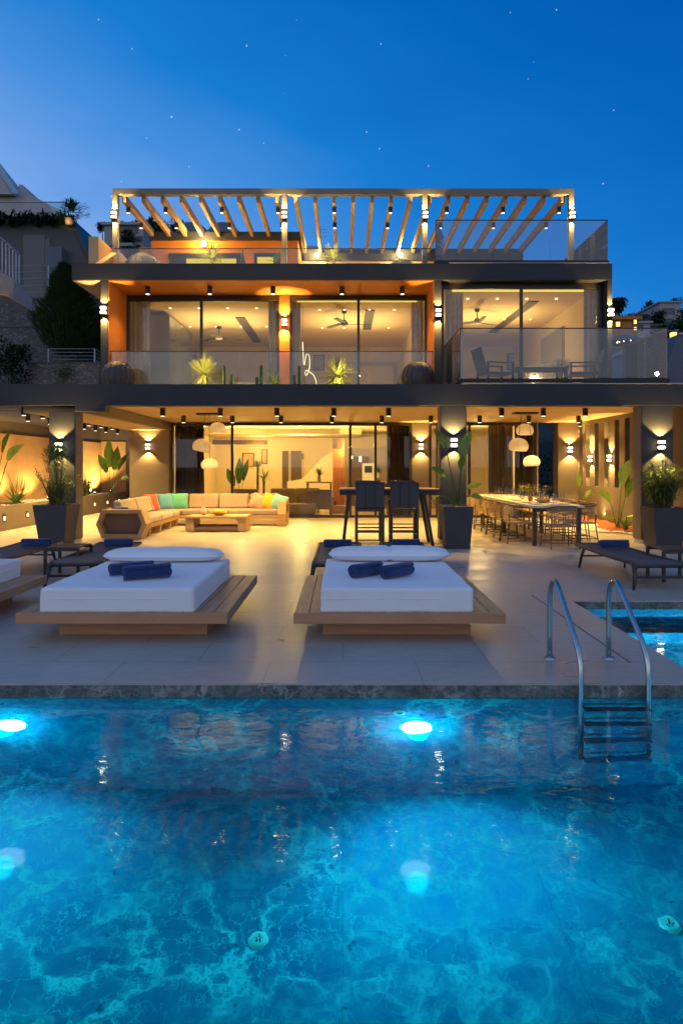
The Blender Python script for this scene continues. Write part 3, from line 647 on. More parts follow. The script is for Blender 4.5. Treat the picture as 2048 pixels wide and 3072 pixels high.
# ================================================================== glass balustrades
def balustrade(label, pts, z0, zt, splits, rail=0.018, chan=None, base=(0, 0, 0)):
    t = thing('glass_balustrade', label, 'balustrade', (pts[0][0], pts[0][1], z0))
    for i in range(len(pts) - 1):
        p, q = Vector((*pts[i], 0)), Vector((*pts[i + 1], 0)); n = splits[i]; d = (q - p)
        for k in range(n):
            u, v = p + d * (k / n), p + d * ((k + 1) / n); e = d.normalized() * 0.006
            a = MB(); a.bar(u + e + Vector((0, 0, (z0 + zt) / 2)), v - e + Vector((0, 0, (z0 + zt) / 2)), 0.014, zt - z0)
            g = MB(); nn = Vector((-d.y, d.x, 0)).normalized() * 0.007
            A, B = u + e, v - e
            g.add([A - nn + Vector((0, 0, z0)), B - nn + Vector((0, 0, z0)), B + nn + Vector((0, 0, z0)), A + nn + Vector((0, 0, z0)), A - nn + Vector((0, 0, zt)), B - nn + Vector((0, 0, zt)), B + nn + Vector((0, 0, zt)), A + nn + Vector((0, 0, zt))],
                  [(0, 3, 2, 1), (4, 5, 6, 7), (0, 1, 5, 4), (1, 2, 6, 5), (2, 3, 7, 6), (3, 0, 4, 7)])
            g.build('glass_panel', M['glass'], t)
        a = MB(); a.bar(p + Vector((0, 0, zt + rail / 2)), q + Vector((0, 0, zt + rail / 2)), rail * 1.6, rail); a.build('top_rail', M['black'], t)
        if chan:
            a = MB(); a.bar(p + Vector((0, 0, z0 - chan / 2)), q + Vector((0, 0, z0 - chan / 2)), chan, 0.07); a.build('base_channel', M['dark'], t)
    return t
YG = 13.55
balustrade('frameless glass balustrade across the two orange bedroom recesses', [(-5.63, V1 + 0.12), (2.19, V1 + 0.12)], 3.35, PZ(808, V1 + 0.12), [5], chan=0.05)
balustrade('frameless glass balustrade around the right first floor balcony', [(2.42, V1 - 0.05), (PX(1056, YG), YG), (PX(1531, YG), YG), (PX(1531, YG), V1)], 3.45, PZ(753, YG) - 0.018, [2, 2, 2], chan=0.12)
balustrade('low glass balustrade across the left of the roof terrace', [(-6.0, 17.2), (2.55, 17.2)], 6.55, PZ(572, 17.2), [6], chan=0.05)
balustrade('tall glass balustrade around the right corner of the roof', [(2.62, 17.0), (PX(1000, 15.8), 15.8), (PX(1394, 15.8), 15.8), (PX(1394, 15.8), 19.6)], 6.595, PZ(505, 15.8) - 0.018, [1, 3, 2], chan=0.10)

# ================================================================== slatted garden roofs
def slats(x0, x1, ys, z, label):
    t = thing('slat_canopy', label, 'canopy', (x0, ys[0], z))
    for y in ys:
        a = MB(); a.box(x0, x1, y, y + 0.12, z, z + 0.05); a.build('slat', M['pergola'], t)
    for x in (x0 + 0.15, x1 - 0.2):
        a = MB(); a.box(x, x + 0.08, ys[0] - 0.05, ys[-1] + 0.2, z + 0.051, z + 0.16); a.build('bearer', M['pergola'], t)
slats(-9.75, -6.71, [13.95 + 0.42 * i for i in range(22)], 2.90, 'slatted canopy over the left side garden')
slats(7.67, 10.5, [13.95 + 0.42 * i for i in range(14)], 2.94, 'slatted canopy over the right side passage')
# ================================================================== lamps on the walls and ceilings
def make_sconce(name='wall_sconce', W=130, ang=104):
    t = thing(name, '-', 'wall lamp', (0, 0, 0), 'up and down wall lamps')
    a = MB(); a.box(-0.055, 0.055, -0.025, -0.001, -0.10, 0.10); a.build('back_plate', M['black'], t, local=True)
    a = MB(); a.box(-0.07, 0.07, -0.115, -0.025, -0.018, 0.018); a.box(-0.075, 0.075, -0.12, -0.025, 0.092, 0.104); a.box(-0.075, 0.075, -0.12, -0.025, -0.104, -0.092); a.build('housing', M['black'], t, local=True)
    for z in (0.055, -0.055):
        a = MB(); a.box(-0.056, 0.056, -0.10, -0.026, z - 0.025, z + 0.025); a.build('diffuser', M['lens'], t, local=True)
    spot(t, (0, -0.075, 0.125), (0, 0.0, 1), W, ang, 0.25, rad=0.02); spot(t, (0, -0.075, -0.125), (0, 0.0, -1), W, ang, 0.25, rad=0.02)
    return t
sc0 = make_sconce()
YC = VY - 0.0
SCN = [(PX(341, YB), YB, PZ(1026, YB), 0, 'wall sconce on the brown wall behind the sofa'),
       (PX(1041, YC), YC, PZ(1017, YC), 0, 'wall sconce on the front of the middle column behind the planter'),
       (PX(966, YB), YB, PZ(1026, YB), 0, 'wall sconce on the pale pier behind the bar table'),
       (PX(1307, YB), YB, PZ(1033, YB), 0, 'wall sconce on the back pier beyond the dining table'),
       (PX(1515, YC), YC, PZ(1022, YC), 0, 'wall sconce on the front of the right column'),
       (PX(138, YC), YC, PZ(1027, YC), 0, 'wall sconce on the left column above the bushy planter'),
       (WX, 19.28, 1.83, -90, 'wall sconce between slots on the right garden wall, farther one'),
       (WX, 17.89, 1.83, -90, 'wall sconce between slots on the right garden wall, nearer one'),
       (-5.728, V1, PZ(714, V1), 0, 'wall sconce on the far left column of the first floor'),
       (-1.515, YW1 - 0.02, PZ(742, YW1), 0, 'wall sconce on the orange pier between the bedroom windows'),
       (2.288, V1, PZ(720, V1), 0, 'wall sconce on the column between middle and right bedroom'),
       (6.41, V1, PZ(719, V1), 0, 'wall sconce on the far right column of the first floor')]
PPX = [PX(264, PY), PX(653, PY), PX(975.3, PY), PX(1311.8, PY)]
for i, x in enumerate(PPX): SCN.append((x, PY, PZ(496, PY), 0, ORD[i] + ' pergola post from the left: up and down wall sconce on it'))
for i, (x, y, z, rz, lab) in enumerate(SCN):
    if i == 0: sc0.location = (x, y, z); sc0['label'] = lab
    else: dup(sc0, (x, y, z), lab, R(rz))
# cylinder spotlights
def make_can(W=245, ang=124):
    t = thing('ceiling_spotlight', '-', 'spotlight', (0, 0, 0), 'black cylinder spotlights')
    a = MB(); a.cyl((0, 0, -0.185), (0, 0, -0.001), 0.062, n=20); a.build('body', M['black'], t, local=True)
    a = MB(); a.cyl((0, 0, -0.193), (0, 0, -0.187), 0.045, n=18); a.build('lens', M['canlens'], t, local=True)
    spot(t, (0, 0, -0.215), (0, 0, -1), W, ang, 0.6, rad=0.05)
    return t
can = make_can(); CANS = []
for i, p in enumerate((374, 506, 636, 766.6, 892)): CANS.append((PX(p, 15.4), 15.4, 2.98, ORD[i] + ' spotlight from the left in the front row over the lounge'))
for i, p in enumerate((421.8, 534, 645.4, 762, 876.4, 989)): CANS.append((PX(p, 17.7), 17.7, 2.98, ORD[i] + ' spotlight from the left in the back row over the lounge'))
for i, p in enumerate((1151, 1247, 1343)): CANS.append((PX(p, 15.4), 15.4, 2.98, ORD[i] + ' spotlight from the left in the front row over the dining table'))
for i, p in enumerate((1101, 1213.7, 1327.6)): CANS.append((PX(p, 17.7), 17.7, 2.98, ORD[i] + ' spotlight from the left in the back row over the dining table'))
CANS.append((7.0, 19.3, 2.98, 'spotlight near the slotted garden wall, beyond the dining table'))
for i, p in enumerate((339.5, 482, 626.7, 785, 923.5)): CANS.append((PX(p, 16.2), 16.2, 6.067, ORD[i] + ' spotlight from the left on the orange first floor soffit'))
n0 = len(CANS)
can2 = None
for i, (x, y, z, lab) in enumerate(CANS):
    if i == 0: can.location = (x, y, z); can['label'] = lab; o = can
    else: o = dup(can, (x, y, z), lab)
    if z > 5:
        for ch in o.children:
            if ch.type == 'LIGHT':
                if can2 is None: can2 = ch.data.copy(); can2.energy = 90
                ch.data = can2
can3 = can2.copy(); can3.energy = 100
can4 = can2.copy(); can4.energy = 190
def small_can(x, y, z, lab, sc=0.8):
    o = dup(can, (x, y, z), lab); o.scale = (sc, sc, sc)
    for ch in o.children:
        if ch.type == 'LIGHT': ch.data = can4 if x < -6.5 else can3
    return o
for i, y in enumerate((14.25, 15.15, 16.05, 17.0, 17.9, 18.8, 19.7)): small_can(-6.95, y, 2.90, ORD[i] + ' spotlight from the front in the inner row under the left slats', 0.95)
for i, y in enumerate((16.1, 17.3, 18.4, 19.6, 20.5, 21.4, 22.5)): small_can(-7.75, y, 2.90, ORD[i] + ' spotlight from the front in the outer row under the left slats', 0.95)
for k, i in enumerate((0, 2, 5, 8, 11, 14, 17, 20, 23)):
    x = RX[i]
    small_can(x, 17.95, zb - 0.14, ORD[k] + ' spotlight from the left in the front row under the pergola rafters', 0.9)
    small_can(x, 19.1, zb - 0.14, ORD[k] + ' spotlight from the left in the back row under the pergola rafters', 0.9)

# pendant lamps over the lounge and over the dining table
def pendant(label, x, y, spec):
    t = thing('pendant_lamp', label, 'pendant lamp', (x, y, 2.979), 'egg shaped pendant lamp clusters')
    a = MB(); a.box(-0.30, 0.30, -0.14, 0.14, -0.045, -0.001); a.build('canopy', M['black'], t, local=True)
    for dx, dy, z, r, tilt in spec:
        a = MB(); a.cyl((dx * 0.6, dy * 0.6, -0.045), (dx, dy, z - 2.979 + r * 0.75), 0.006, n=6); a.build('cord', M['black'], t, local=True)
        prof = [(r * 0.80, -0.50 * r), (r * 0.95, -0.30 * r), (r, -0.05 * r), (r * 0.95, 0.22 * r), (r * 0.78, 0.50 * r), (r * 0.50, 0.70 * r), (r * 0.2, 0.79 * r), (0.012, 0.81 * r)]
        Mx = Matrix.Rotation(R(tilt), 4, 'Y')
        a = MB(); a.lathe(prof, (dx, dy, z - 2.979), 24, Mx); s = a.build('shade', M['shade'], t, smooth=True, local=True)
        a = MB(); a.lathe([(0.001, -0.40 * r), (r * 0.76, -0.39 * r)], (dx, dy, z - 2.979), 20, Mx); a.build('diffuser', M['lenssoft'], s, local=True)
        v = Mx @ Vector((0, 0, -0.05 * r))
        point(t, (x + dx + v.x, y + dy + v.y, z + v.z), 7, (1.0, 0.66, 0.22), 0.05)
        v = Mx @ Vector((0, 0, -0.56 * r))
        spot(t, (dx + v.x, dy + v.y, z - 2.979 + v.z), Mx @ Vector((0, 0, -1)), 45, 150, 0.5, rad=0.06)
    return t
Yp = 16.9
pendant('cluster of three cream egg shaped pendant lamps over the sofa', PX(480, Yp), Yp,
        [(PX(494, Yp) - PX(480, Yp), 0.35, PZ(985, Yp + 0.35), 0.22, 0), (PX(465, Yp) - PX(480, Yp), 0.0, PZ(1026, Yp), 0.255, 12), (PX(485, Yp) - PX(480, Yp), -0.2, PZ(1068, Yp - 0.2), 0.215, 4)])
Yp = 16.6
pendant('cluster of three cream egg shaped pendant lamps over the dining table', PX(1205, Yp), Yp,
        [(PX(1212, Yp) - PX(1205, Yp), 0.3, PZ(989, Yp + 0.3), 0.22, 0), (PX(1190, Yp) - PX(1205, Yp), 0.0, PZ(1024, Yp), 0.25, 5), (PX(1215, Yp) - PX(1205, Yp), -0.2, PZ(1061, Yp - 0.2), 0.21, -3)])

# ceiling fans, curtains and bedroom things
def fan(label, x, y, z, rz):
    t = thing('ceiling_fan', label, 'ceiling fan', (x, y, z), 'bedroom ceiling fans', rz)
    a = MB(); a.lathe([(0.001, 0), (0.075, 0), (0.06, -0.07), (0.02, -0.08)], n=16); a.cyl((0, 0, -0.07), (0, 0, -0.26), 0.014); a.build('rod', M['black'], t, local=True)
    a = MB(); a.lathe([(0.02, -0.24), (0.07, -0.27), (0.12, -0.35), (0.11, -0.40), (0.001, -0.42)], n=18); a.build('motor', M['greyfurn'], t, local=True, smooth=True)
    for k in range(3):
        a = MB(); q = Matrix.Rotation(k * 2 * math.pi / 3, 4, 'Z') @ Matrix.Rotation(R(10), 4, 'X')
        a.box(0.08, 0.72, -0.065, 0.065, -0.375, -0.362, q); a.build('blade', M['black'], t, local=True)
fan('ceiling fan in the left bedroom', PX(503, 20.6), 20.6, 6.01, 0.3); fan('ceiling fan in the middle bedroom', PX(790, 18.5), 18.5, 6.01, 0.1); fan('ceiling fan in the right bedroom behind the balcony', PX(1095, 18.4), 18.4, 6.03, 0.5)
def curtain(label, x0, x1, y, z0, z1, mat='curtain', waves=None, amp=0.045):
    a = MB(); n = max(16, int((x1 - x0) / 0.012)); waves = waves or (x1 - x0) / 0.11; rr = random.Random(hash(label) % 999)
    ph = rr.random() * 6
    zs = [z0, z0 + 0.3 * (z1 - z0), z0 + 0.7 * (z1 - z0), z1]
    for i in range(n + 1):
        u = i / n; w = math.sin(u * waves * 2 * math.pi + ph + 0.6 * math.sin(u * 9)) 
        for j, z in enumerate(zs):
            k = 1.0 - 0.25 * j / 3
            a.v.append((x0 + (x1 - x0) * u + 0.01 * math.sin(u * 40 + j), y + amp * w * k, z))
    for i in range(n):
        for j in range(3): o = i * 4 + j; a.f.append((o, o + 4, o + 5, o + 1))
    o = a.build('curtain', M[mat], None, smooth=True)
    tag(o, label, 'curtain', 'window curtains'); return o
def cpx(label, p0, p1, y, z0, z1, mat='curtain'): return curtain(label, PX(p0, y), PX(p1, y), y, z0, z1, mat)
cpx('grey curtain at the left edge of the left bedroom window', 300, 346, 17.3, 3.33, 5.98); cpx('narrow grey curtain at the right edge of the left bedroom window', 616, 637, 17.3, 3.33, 5.98)
cpx('grey curtain at the left edge of the middle bedroom window', 671, 691, 17.3, 3.33, 5.98); cpx('grey curtain at the right edge of the middle bedroom window', 943, 972, 17.3, 3.33, 5.98)
cpx('dark blue grey curtain at the left edge of the right bedroom window', 1021, 1064, 16.25, 3.33, 6.02); cpx('grey curtain at the right edge of the right bedroom window', 1338, 1375, 16.25, 3.33, 6.02)
cpx('brown curtain behind the left sliding door of the lounge', 402, 470, 20.75, 0.02, 2.9, 'curtaindark'); cpx('brown curtain behind the right sliding door by the kitchen', 888, 940, 20.75, 0.02, 2.9, 'curtaindark')
cpx('pale curtain behind the dining table windows', 1120, 1178, 20.85, 0.02, 2.9, 'sofafab'); cpx('brown curtain at the right end of the dining windows', 1180, 1225, 20.75, 0.02, 2.9, 'curtaindark')
t = thing('wardrobe', 'tall grey wardrobe with mirrored doors in the left bedroom', 'wardrobe', (-5.2, 19.3, 3.322))
a = MB(); a.box(PX(375, 18.6), PX(388, 18.6), 18.6, 21.4, 3.325, PZ(722, 18.6)); a.box(-5.55, PX(375, 18.6) - 0.001, 18.6, 18.66, 3.325, PZ(722, 18.6)); a.build('carcass', M['greyfurn'], t)
for k in range(4):
    a = MB(); a.box(PX(388, 18.6) + 0.001, PX(388, 18.6) + 0.02, 18.62 + 0.69 * k, 19.29 + 0.69 * k, 3.4, PZ(724, 18.6)); a.build('mirror_door', M['mirror'], t)
def bed(label, x0, x1, y0, y1):
    t = thing('bed', label, 'bed', ((x0 + x1) / 2, (y0 + y1) / 2, 3.322), 'beds in the bedrooms')
    a = MB(); a.box(x0, x1, y0, y1, 3.33, 3.62); a.build('bed_base', M['greyfurn'], t, bevel=0.02)
    a = MB(); a.box(x0 + 0.03, x1 - 0.03, y0 + 0.02, y1 - 0.1, 3.621, 3.85); a.build('mattress', M['linen'], t, bevel=0.05)
    a = MB(); a.box(x0 - 0.2, x1 + 0.2, y1 + 0.001, y1 + 0.1, 3.33, 4.4); a.build('headboard', M['greyfurn'], t, bevel=0.02)
bed('bed with grey headboard in the left bedroom', -4.4, -2.6, 19.6, 21.6); bed('bed with grey headboard in the right bedroom', 3.3, 5.1, 19.6, 21.6)
t = thing('mirror', 'dark framed mirror on the wall of the left bedroom', 'mirror', (-2.2, 24.06, 4.3))
a = MB(); a.ring([(-2.85, 3.5), (-1.75, 3.5), (-1.75, 4.55), (-2.85, 4.55)], [(-2.75, 3.6), (-1.85, 3.6), (-1.85, 4.45), (-2.75, 4.45)], 24.02, 24.095); a.build('frame', M['greyfurn'], t)
a = MB(); a.box(-2.749, -1.851, 24.06, 24.09, 3.601, 4.449); a.build('glass', M['mirror'], t)
for lab, px0, px1, py0, py1, Y in (('grey framed picture on the back wall of the left bedroom', 420, 450, 815, 845, 24.1), ('picture on the back wall of the right bedroom', 1165, 1190, 810, 850, 24.1), ('picture beside the door in the middle bedroom', 720, 745, 815, 850, 24.1)):
    t = thing('picture', lab, 'picture', (PX(px0, Y), Y, PZ(py1, Y)), 'pictures in the bedrooms'); x0, x1, z0, z1 = PX(px0, Y), PX(px1, Y), PZ(py1, Y), PZ(py0, Y)
    a = MB(); a.ring([(x0, z0), (x1, z0), (x1, z1), (x0, z1)], [(x0 + .04, z0 + .04), (x1 - .04, z0 + .04), (x1 - .04, z1 - .04), (x0 + .04, z1 - .04)], Y + 0.03, Y + 0.09); a.build('frame', M['walnut'], t); a = MB(); a.box(x0 + .04, x1 - .04, Y + 0.06, Y + 0.09, z0 + .04, z1 - .04); a.build('canvas', M['greyfurn'], t)
for lab, x0, x1, h in (('long grey dresser along the back wall of the left bedroom', -4.9, -3.8, 4.55), ('tall grey wardrobe in the left corner of the right bedroom', 2.45, 3.3, 5.5)):
    t = thing('dresser' if h < 5 else 'wardrobe', lab, 'wardrobe', ((x0 + x1) / 2, 23.8, 3.322)); a = MB(); a.box(x0, x1, 23.5, 24.15, 3.322, h); a.build('carcass', M['greyfurn'], t, bevel=0.01)
    for k in range(3):
        u0 = x0 + 0.02 + (x1 - x0 - 0.04) * k / 3; a = MB(); a.box(u0 + 0.008, u0 + (x1 - x0 - 0.04) / 3 - 0.008, 23.475, 23.499, 3.4, h - 0.04); a.build('door', M['greyfurn'], t, bevel=0.004)
t = thing('spiral_pendant', 'glowing spiral LED pendant inside the middle bedroom window', 'pendant lamp', (PX(705, 18.0), 18.0, 5.2))
a = MB(); a.tube([(PX(p, 18.0 + 0.08 * math.sin(k * 1.3)), 18.0 + 0.08 * math.sin(k * 1.3), PZ(q, 18)) for k, (p, q) in enumerate(((695, 786), (696, 812), (697, 834), (699, 839), (701, 826), (703, 813), (708, 812), (711, 822), (711, 842), (708, 856), (703, 862), (700, 856), (703, 850), (712, 856), (720, 862), (725, 872), (727, 884), (727, 900)))], 0.011, 6); a.build('led_ribbon', M['ledwhite'], t, smooth=True)
a = MB(); a.cyl((PX(695, 18), 18, 6.01), (PX(695, 18), 18, PZ(786, 18)), 0.004, n=6); a.build('cord', M['black'], t)
t = thing('flat_screen', 'dark flat screen on the right wall of the right bedroom', 'screen', (6.1, 18.6, 4.2))
a = MB(); a.prism([(5.35, 19.2), (5.42, 19.2), (6.05, 18.3), (5.98, 18.3)], 3.85, 4.55, 'z'); a.build('panel', M['mirror'], t); a = MB(); a.bar((5.7, 18.75, 3.33), (5.7, 18.75, 3.85), 0.08); a.build('stand', M['black'], t)

# ================================================================== daybeds, pillows, towels
def make_daybed():
    t = thing('daybed', '-', 'daybed', (0, 0, 0), 'daybeds by the pool')
    w, L = 0.965, 2.06
    a = MB(); a.box(-w, w, 0, 0.028, 0.18, 0.277); a.box(-w, w, L - 0.028, L, 0.18, 0.277); a.build('end_board', M['teakx'], t, local=True, bevel=0.003)
    n = 14; pw = 2 * w / n
    for k in range(n):
        x = -w + k * pw
        a = MB(); a.box(x + 0.004, x + pw - 0.004, 0.029, L - 0.029, 0.245, 0.277); a.build('deck_board', M['teak'], t, local=True, bevel=0.003)
    for q in (-w, w - 0.028): a = MB(); a.box(q, q + 0.028, 0.029, L - 0.029, 0.18, 0.244); a.build('side_board', M['teak'], t, local=True, bevel=0.003)
    a = MB(); a.box(-0.71, 0.71, 0.335, L - 0.335, 0.0, 0.244); a.build('plinth', M['teakx'], t, local=True)
    return t
def mattress(t, x0, x1, L=1.93):
    a = MB(); nx, ny = 18, 22
    nx, ny, nzz = 30, 40, 6; rr = Vector((x0 * 7, 1, 2))
    def disp(x, y, z, n):
        w = 0.006 * noise.noise(Vector((x * 3.2, y * 2.6, z * 4)) + rr) + 0.0035 * noise.noise(Vector((x * 9 + y * 3, y * 5, z * 9)) + rr)
        return (x + n[0] * w, y + n[1] * w, z + n[2] * w)
    def face(f, nu, nv, n):
        o = len(a.v)
        for i in range(nu + 1):
            for j in range(nv + 1): a.v.append(disp(*f(i / nu, j / nv), n))
        for i in range(nu):
            for j in range(nv): q = o + i * (nv + 1) + j; a.f.append((q, q + nv + 1, q + nv + 2, q + 1))
    e, zb0, zt0 = 0.028, 0.279, 0.497; xa, xb, ya, yb = x0, x1, 0.06, 0.06 + L
    face(lambda u, v: (xa + e + (xb - xa - 2 * e) * u, ya + e + (yb - ya - 2 * e) * v, zt0), nx, ny, (0, 0, 1))
    face(lambda u, v: (xa + e + (xb - xa - 2 * e) * u, ya, zb0 + (zt0 - e - zb0) * v), nx, nzz, (0, -1, 0)); face(lambda u, v: (xa + e + (xb - xa - 2 * e) * u, yb, zb0 + (zt0 - e - zb0) * v), nx, nzz, (0, 1, 0))
    face(lambda u, v: (xa, ya + e + (yb - ya - 2 * e) * u, zb0 + (zt0 - e - zb0) * v), ny, nzz, (-1, 0, 0)); face(lambda u, v: (xb, ya + e + (yb - ya - 2 * e) * u, zb0 + (zt0 - e - zb0) * v), ny, nzz, (1, 0, 0))
    def rnd_edge(p0, p1, n0, n1, c):          # quarter round from direction n0 to n1 about the edge c(u)
        o = len(a.v); N = 30
        for i in range(N + 1):
            for j in range(6):
                q = j / 5 * 1.5708; b_ = c(i / N); d = (n0[0] * math.cos(q) + n1[0] * math.sin(q), n0[1] * math.cos(q) + n1[1] * math.sin(q), n0[2] * math.cos(q) + n1[2] * math.sin(q))
                a.v.append(disp(b_[0] + d[0] * e, b_[1] + d[1] * e, b_[2] + d[2] * e, d))
        for i in range(N):
            for j in range(5): q = o + i * 6 + j; a.f.append((q, q + 6, q + 7, q + 1))
    cx = lambda u: xa + e + (xb - xa - 2 * e) * u; cyy = lambda u: ya + e + (yb - ya - 2 * e) * u; zc = zt0 - e
    rnd_edge(0, 0, (0, -1, 0), (0, 0, 1), lambda u: (cx(u), ya + e, zc)); rnd_edge(0, 0, (0, 1, 0), (0, 0, 1), lambda u: (cx(u), yb - e, zc))
    rnd_edge(0, 0, (-1, 0, 0), (0, 0, 1), lambda u: (xa + e, cyy(u), zc)); rnd_edge(0, 0, (1, 0, 0), (0, 0, 1), lambda u: (xb - e, cyy(u), zc))
    for px_, py_, n0, n1 in ((xa + e, ya + e, (-1, 0, 0), (0, -1, 0)), (xb - e, ya + e, (1, 0, 0), (0, -1, 0)), (xa + e, yb - e, (-1, 0, 0), (0, 1, 0)), (xb - e, yb - e, (1, 0, 0), (0, 1, 0))):
        rnd_edge(0, 0, n0, n1, lambda u: (px_, py_, zb0 + (zc - zb0) * u))
        o = len(a.v)
        for i in range(6):
            for j in range(6):
                q, w = i / 5 * 1.5708, j / 5 * 1.5708; d = ((n0[0] * math.cos(q) + n1[0] * math.sin(q)) * math.cos(w), (n0[1] * math.cos(q) + n1[1] * math.sin(q)) * math.cos(w), math.sin(w))
                a.v.append(disp(px_ + d[0] * e, py_ + d[1] * e, zc + d[2] * e, d))
        for i in range(5):
            for j in range(5): q = o + i * 6 + j; a.f.append((q, q + 6, q + 7, q + 1))
    m = a.build('mattress', M['linen'], t, local=True, smooth=True)
    a = MB()
    for z in (0.296, 0.395): a.tube([(x0 + 0.026, 0.059, z), (x1 - 0.026, 0.059, z), (x1 + 0.001, 0.088, z), (x1 + 0.001, 0.03 + L, z), (x1 - 0.026, 0.061 + L, z), (x0 + 0.026, 0.061 + L, z), (x0 - 0.001, 0.03 + L, z), (x0 - 0.001, 0.088, z), (x0 + 0.026, 0.059, z)], 0.0035, 6)
    a.build('piping', M['linen'], m, local=True)
    return m
D0 = make_daybed(); DY = 5.95
D0.location = (0.518, DY, 0); D0['label'] = 'teak daybed with white mattress and two separated navy towels'
D1 = dup(D0, (-2.015, DY, 0), 'teak daybed with white mattress and two overlapping navy towels'); D2 = dup(D0, (-4.585, DY, 0), 'teak daybed cut off by the left edge of the picture')
mattress(D0, -0.72, 0.685); mattress(D1, -0.775, 0.645); mattress(D2, -0.72, 0.68)
def pillow(label, x0, x1, y, z, dy=0.21, h=0.085, split=False, rz=0.0):
    a = MB(); nu, nv = 34, 14; W = (x1 - x0) / 2; rr = random.Random(len(label))
    off = Vector((rr.random() * 9, 3, 1))
    idx = {}
    for sgn in (1, -1):
        for i in range(nu + 1):
            for j in range(nv + 1):
                u = -1 + 2 * i / nu; v = -1 + 2 * j / nv
                edge = (1 - abs(u) ** 5) * (1 - abs(v) ** 2.6)
                hh = max(0.0, edge) ** 0.55 * h
                if split: hh *= 1 - 0.22 * math.exp(-(u / 0.025) ** 2)
                xx = u * W * (1 - 0.05 * (abs(v) ** 3)); yy = v * dy * (1 - 0.30 * abs(u) ** 7)
                nz = noise.noise(Vector((xx * 4, yy * 6, sgn)) + off) * 0.012 * edge
                if sgn > 0: zz = hh * 1.0 + nz
                else: zz = -hh * 0.85
                idx[(sgn, i, j)] = len(a.v); a.v.append((xx, yy, zz + h * 0.85))
        for i in range(nu):
            for j in range(nv):
                q = [idx[(sgn, i, j)], idx[(sgn, i + 1, j)], idx[(sgn, i + 1, j + 1)], idx[(sgn, i, j + 1)]]
                a.f.append(tuple(q if sgn > 0 else q[::-1]))
    o = a.build('pillow', M['linen'], None, smooth=True); o.location = ((x0 + x1) / 2, y, z); o.rotation_euler = (0, 0, rz)
    tag(o, label, 'pillow', 'white pillows on the daybeds'); return o
pillow('white double pillow with a seam on the right daybed', -0.17, 1.27, 7.74, 0.50, 0.21, 0.092, True)
pillow('long white pillow on the daybed left of the middle', -2.80, -1.40, 7.70, 0.50, 0.21, 0.084)
pillow('white pillow on the daybed at the left picture edge', -5.15, -4.0, 7.55, 0.50, 0.21, 0.09)
def towel(label, x, y, z, L, r, rz, grp='rolled navy towels'):
    a = MB(); turns, n = 3.2, 60; th = r / turns * 0.80
    def sp(i, e):
        q = i / n * turns * 2 * math.pi; rr = 0.006 + (r - 0.006) * i / n + e
        k = 1.0 if i < n - 4 else 1.0
        return (rr * math.cos(q + 1.2) * k, rr * math.sin(q + 1.2) * 0.92)
    xs = [-L / 2, -L / 2 + 0.006, -L * 0.2, L * 0.2, L / 2 - 0.006, L / 2]; 
    ins = [0.004, 0.0, 0, 0, 0.0, 0.004]
    for ii, xx in enumerate(xs):
        wob = 0.003 * math.sin(xx * 30)
        for i in range(n + 1):
            p, q = sp(i, -th * 0.5 + ins[ii]), sp(i, th * 0.5 - ins[ii])
            sh = 0.006 * math.sin(i * 0.9) if ii in (0, 5) else 0
            a.v += [(xx + sh, p[0] + wob, p[1]), (xx + sh, q[0] + wob, q[1])]
    m = (n + 1) * 2
    for s in range(5):
        for i in range(n):
            o = s * m + 2 * i
            a.f += [(o, o + 2, o + m + 2, o + m), (o + 1, o + m + 1, o + m + 3, o + 3)]
        for i in (0, n):
            o = s * m + 2 * i; a.f.append((o, o + 1, o + m + 1, o + m))
    for s in (0, 5):
        for i in range(n): o = s * m + 2 * i; a.f.append((o, o + 1, o + 3, o + 2))
    ob = a.build('rolled_towel', M['navy'], None, smooth=True); ob.location = (x, y, z + r * 0.93); ob.rotation_euler = (0, 0, rz)
    tag(ob, label, 'towel', grp); return ob
towel('rolled navy towel on the right daybed, left of the pair', PX(841, 6.6), 6.62, 0.498, 0.38, 0.073, R(44)); towel('rolled navy towel on the right daybed, right of the pair', PX(913, 6.55), 6.58, 0.498, 0.40, 0.073, R(46))
towel('rolled navy towel on the middle left daybed, farther and partly hidden', PX(300, 6.72), 6.76, 0.498, 0.44, 0.066, R(34)); towel('rolled navy towel on the middle left daybed, nearer of the pair', PX(337, 6.45), 6.47, 0.498, 0.45, 0.077, R(28))

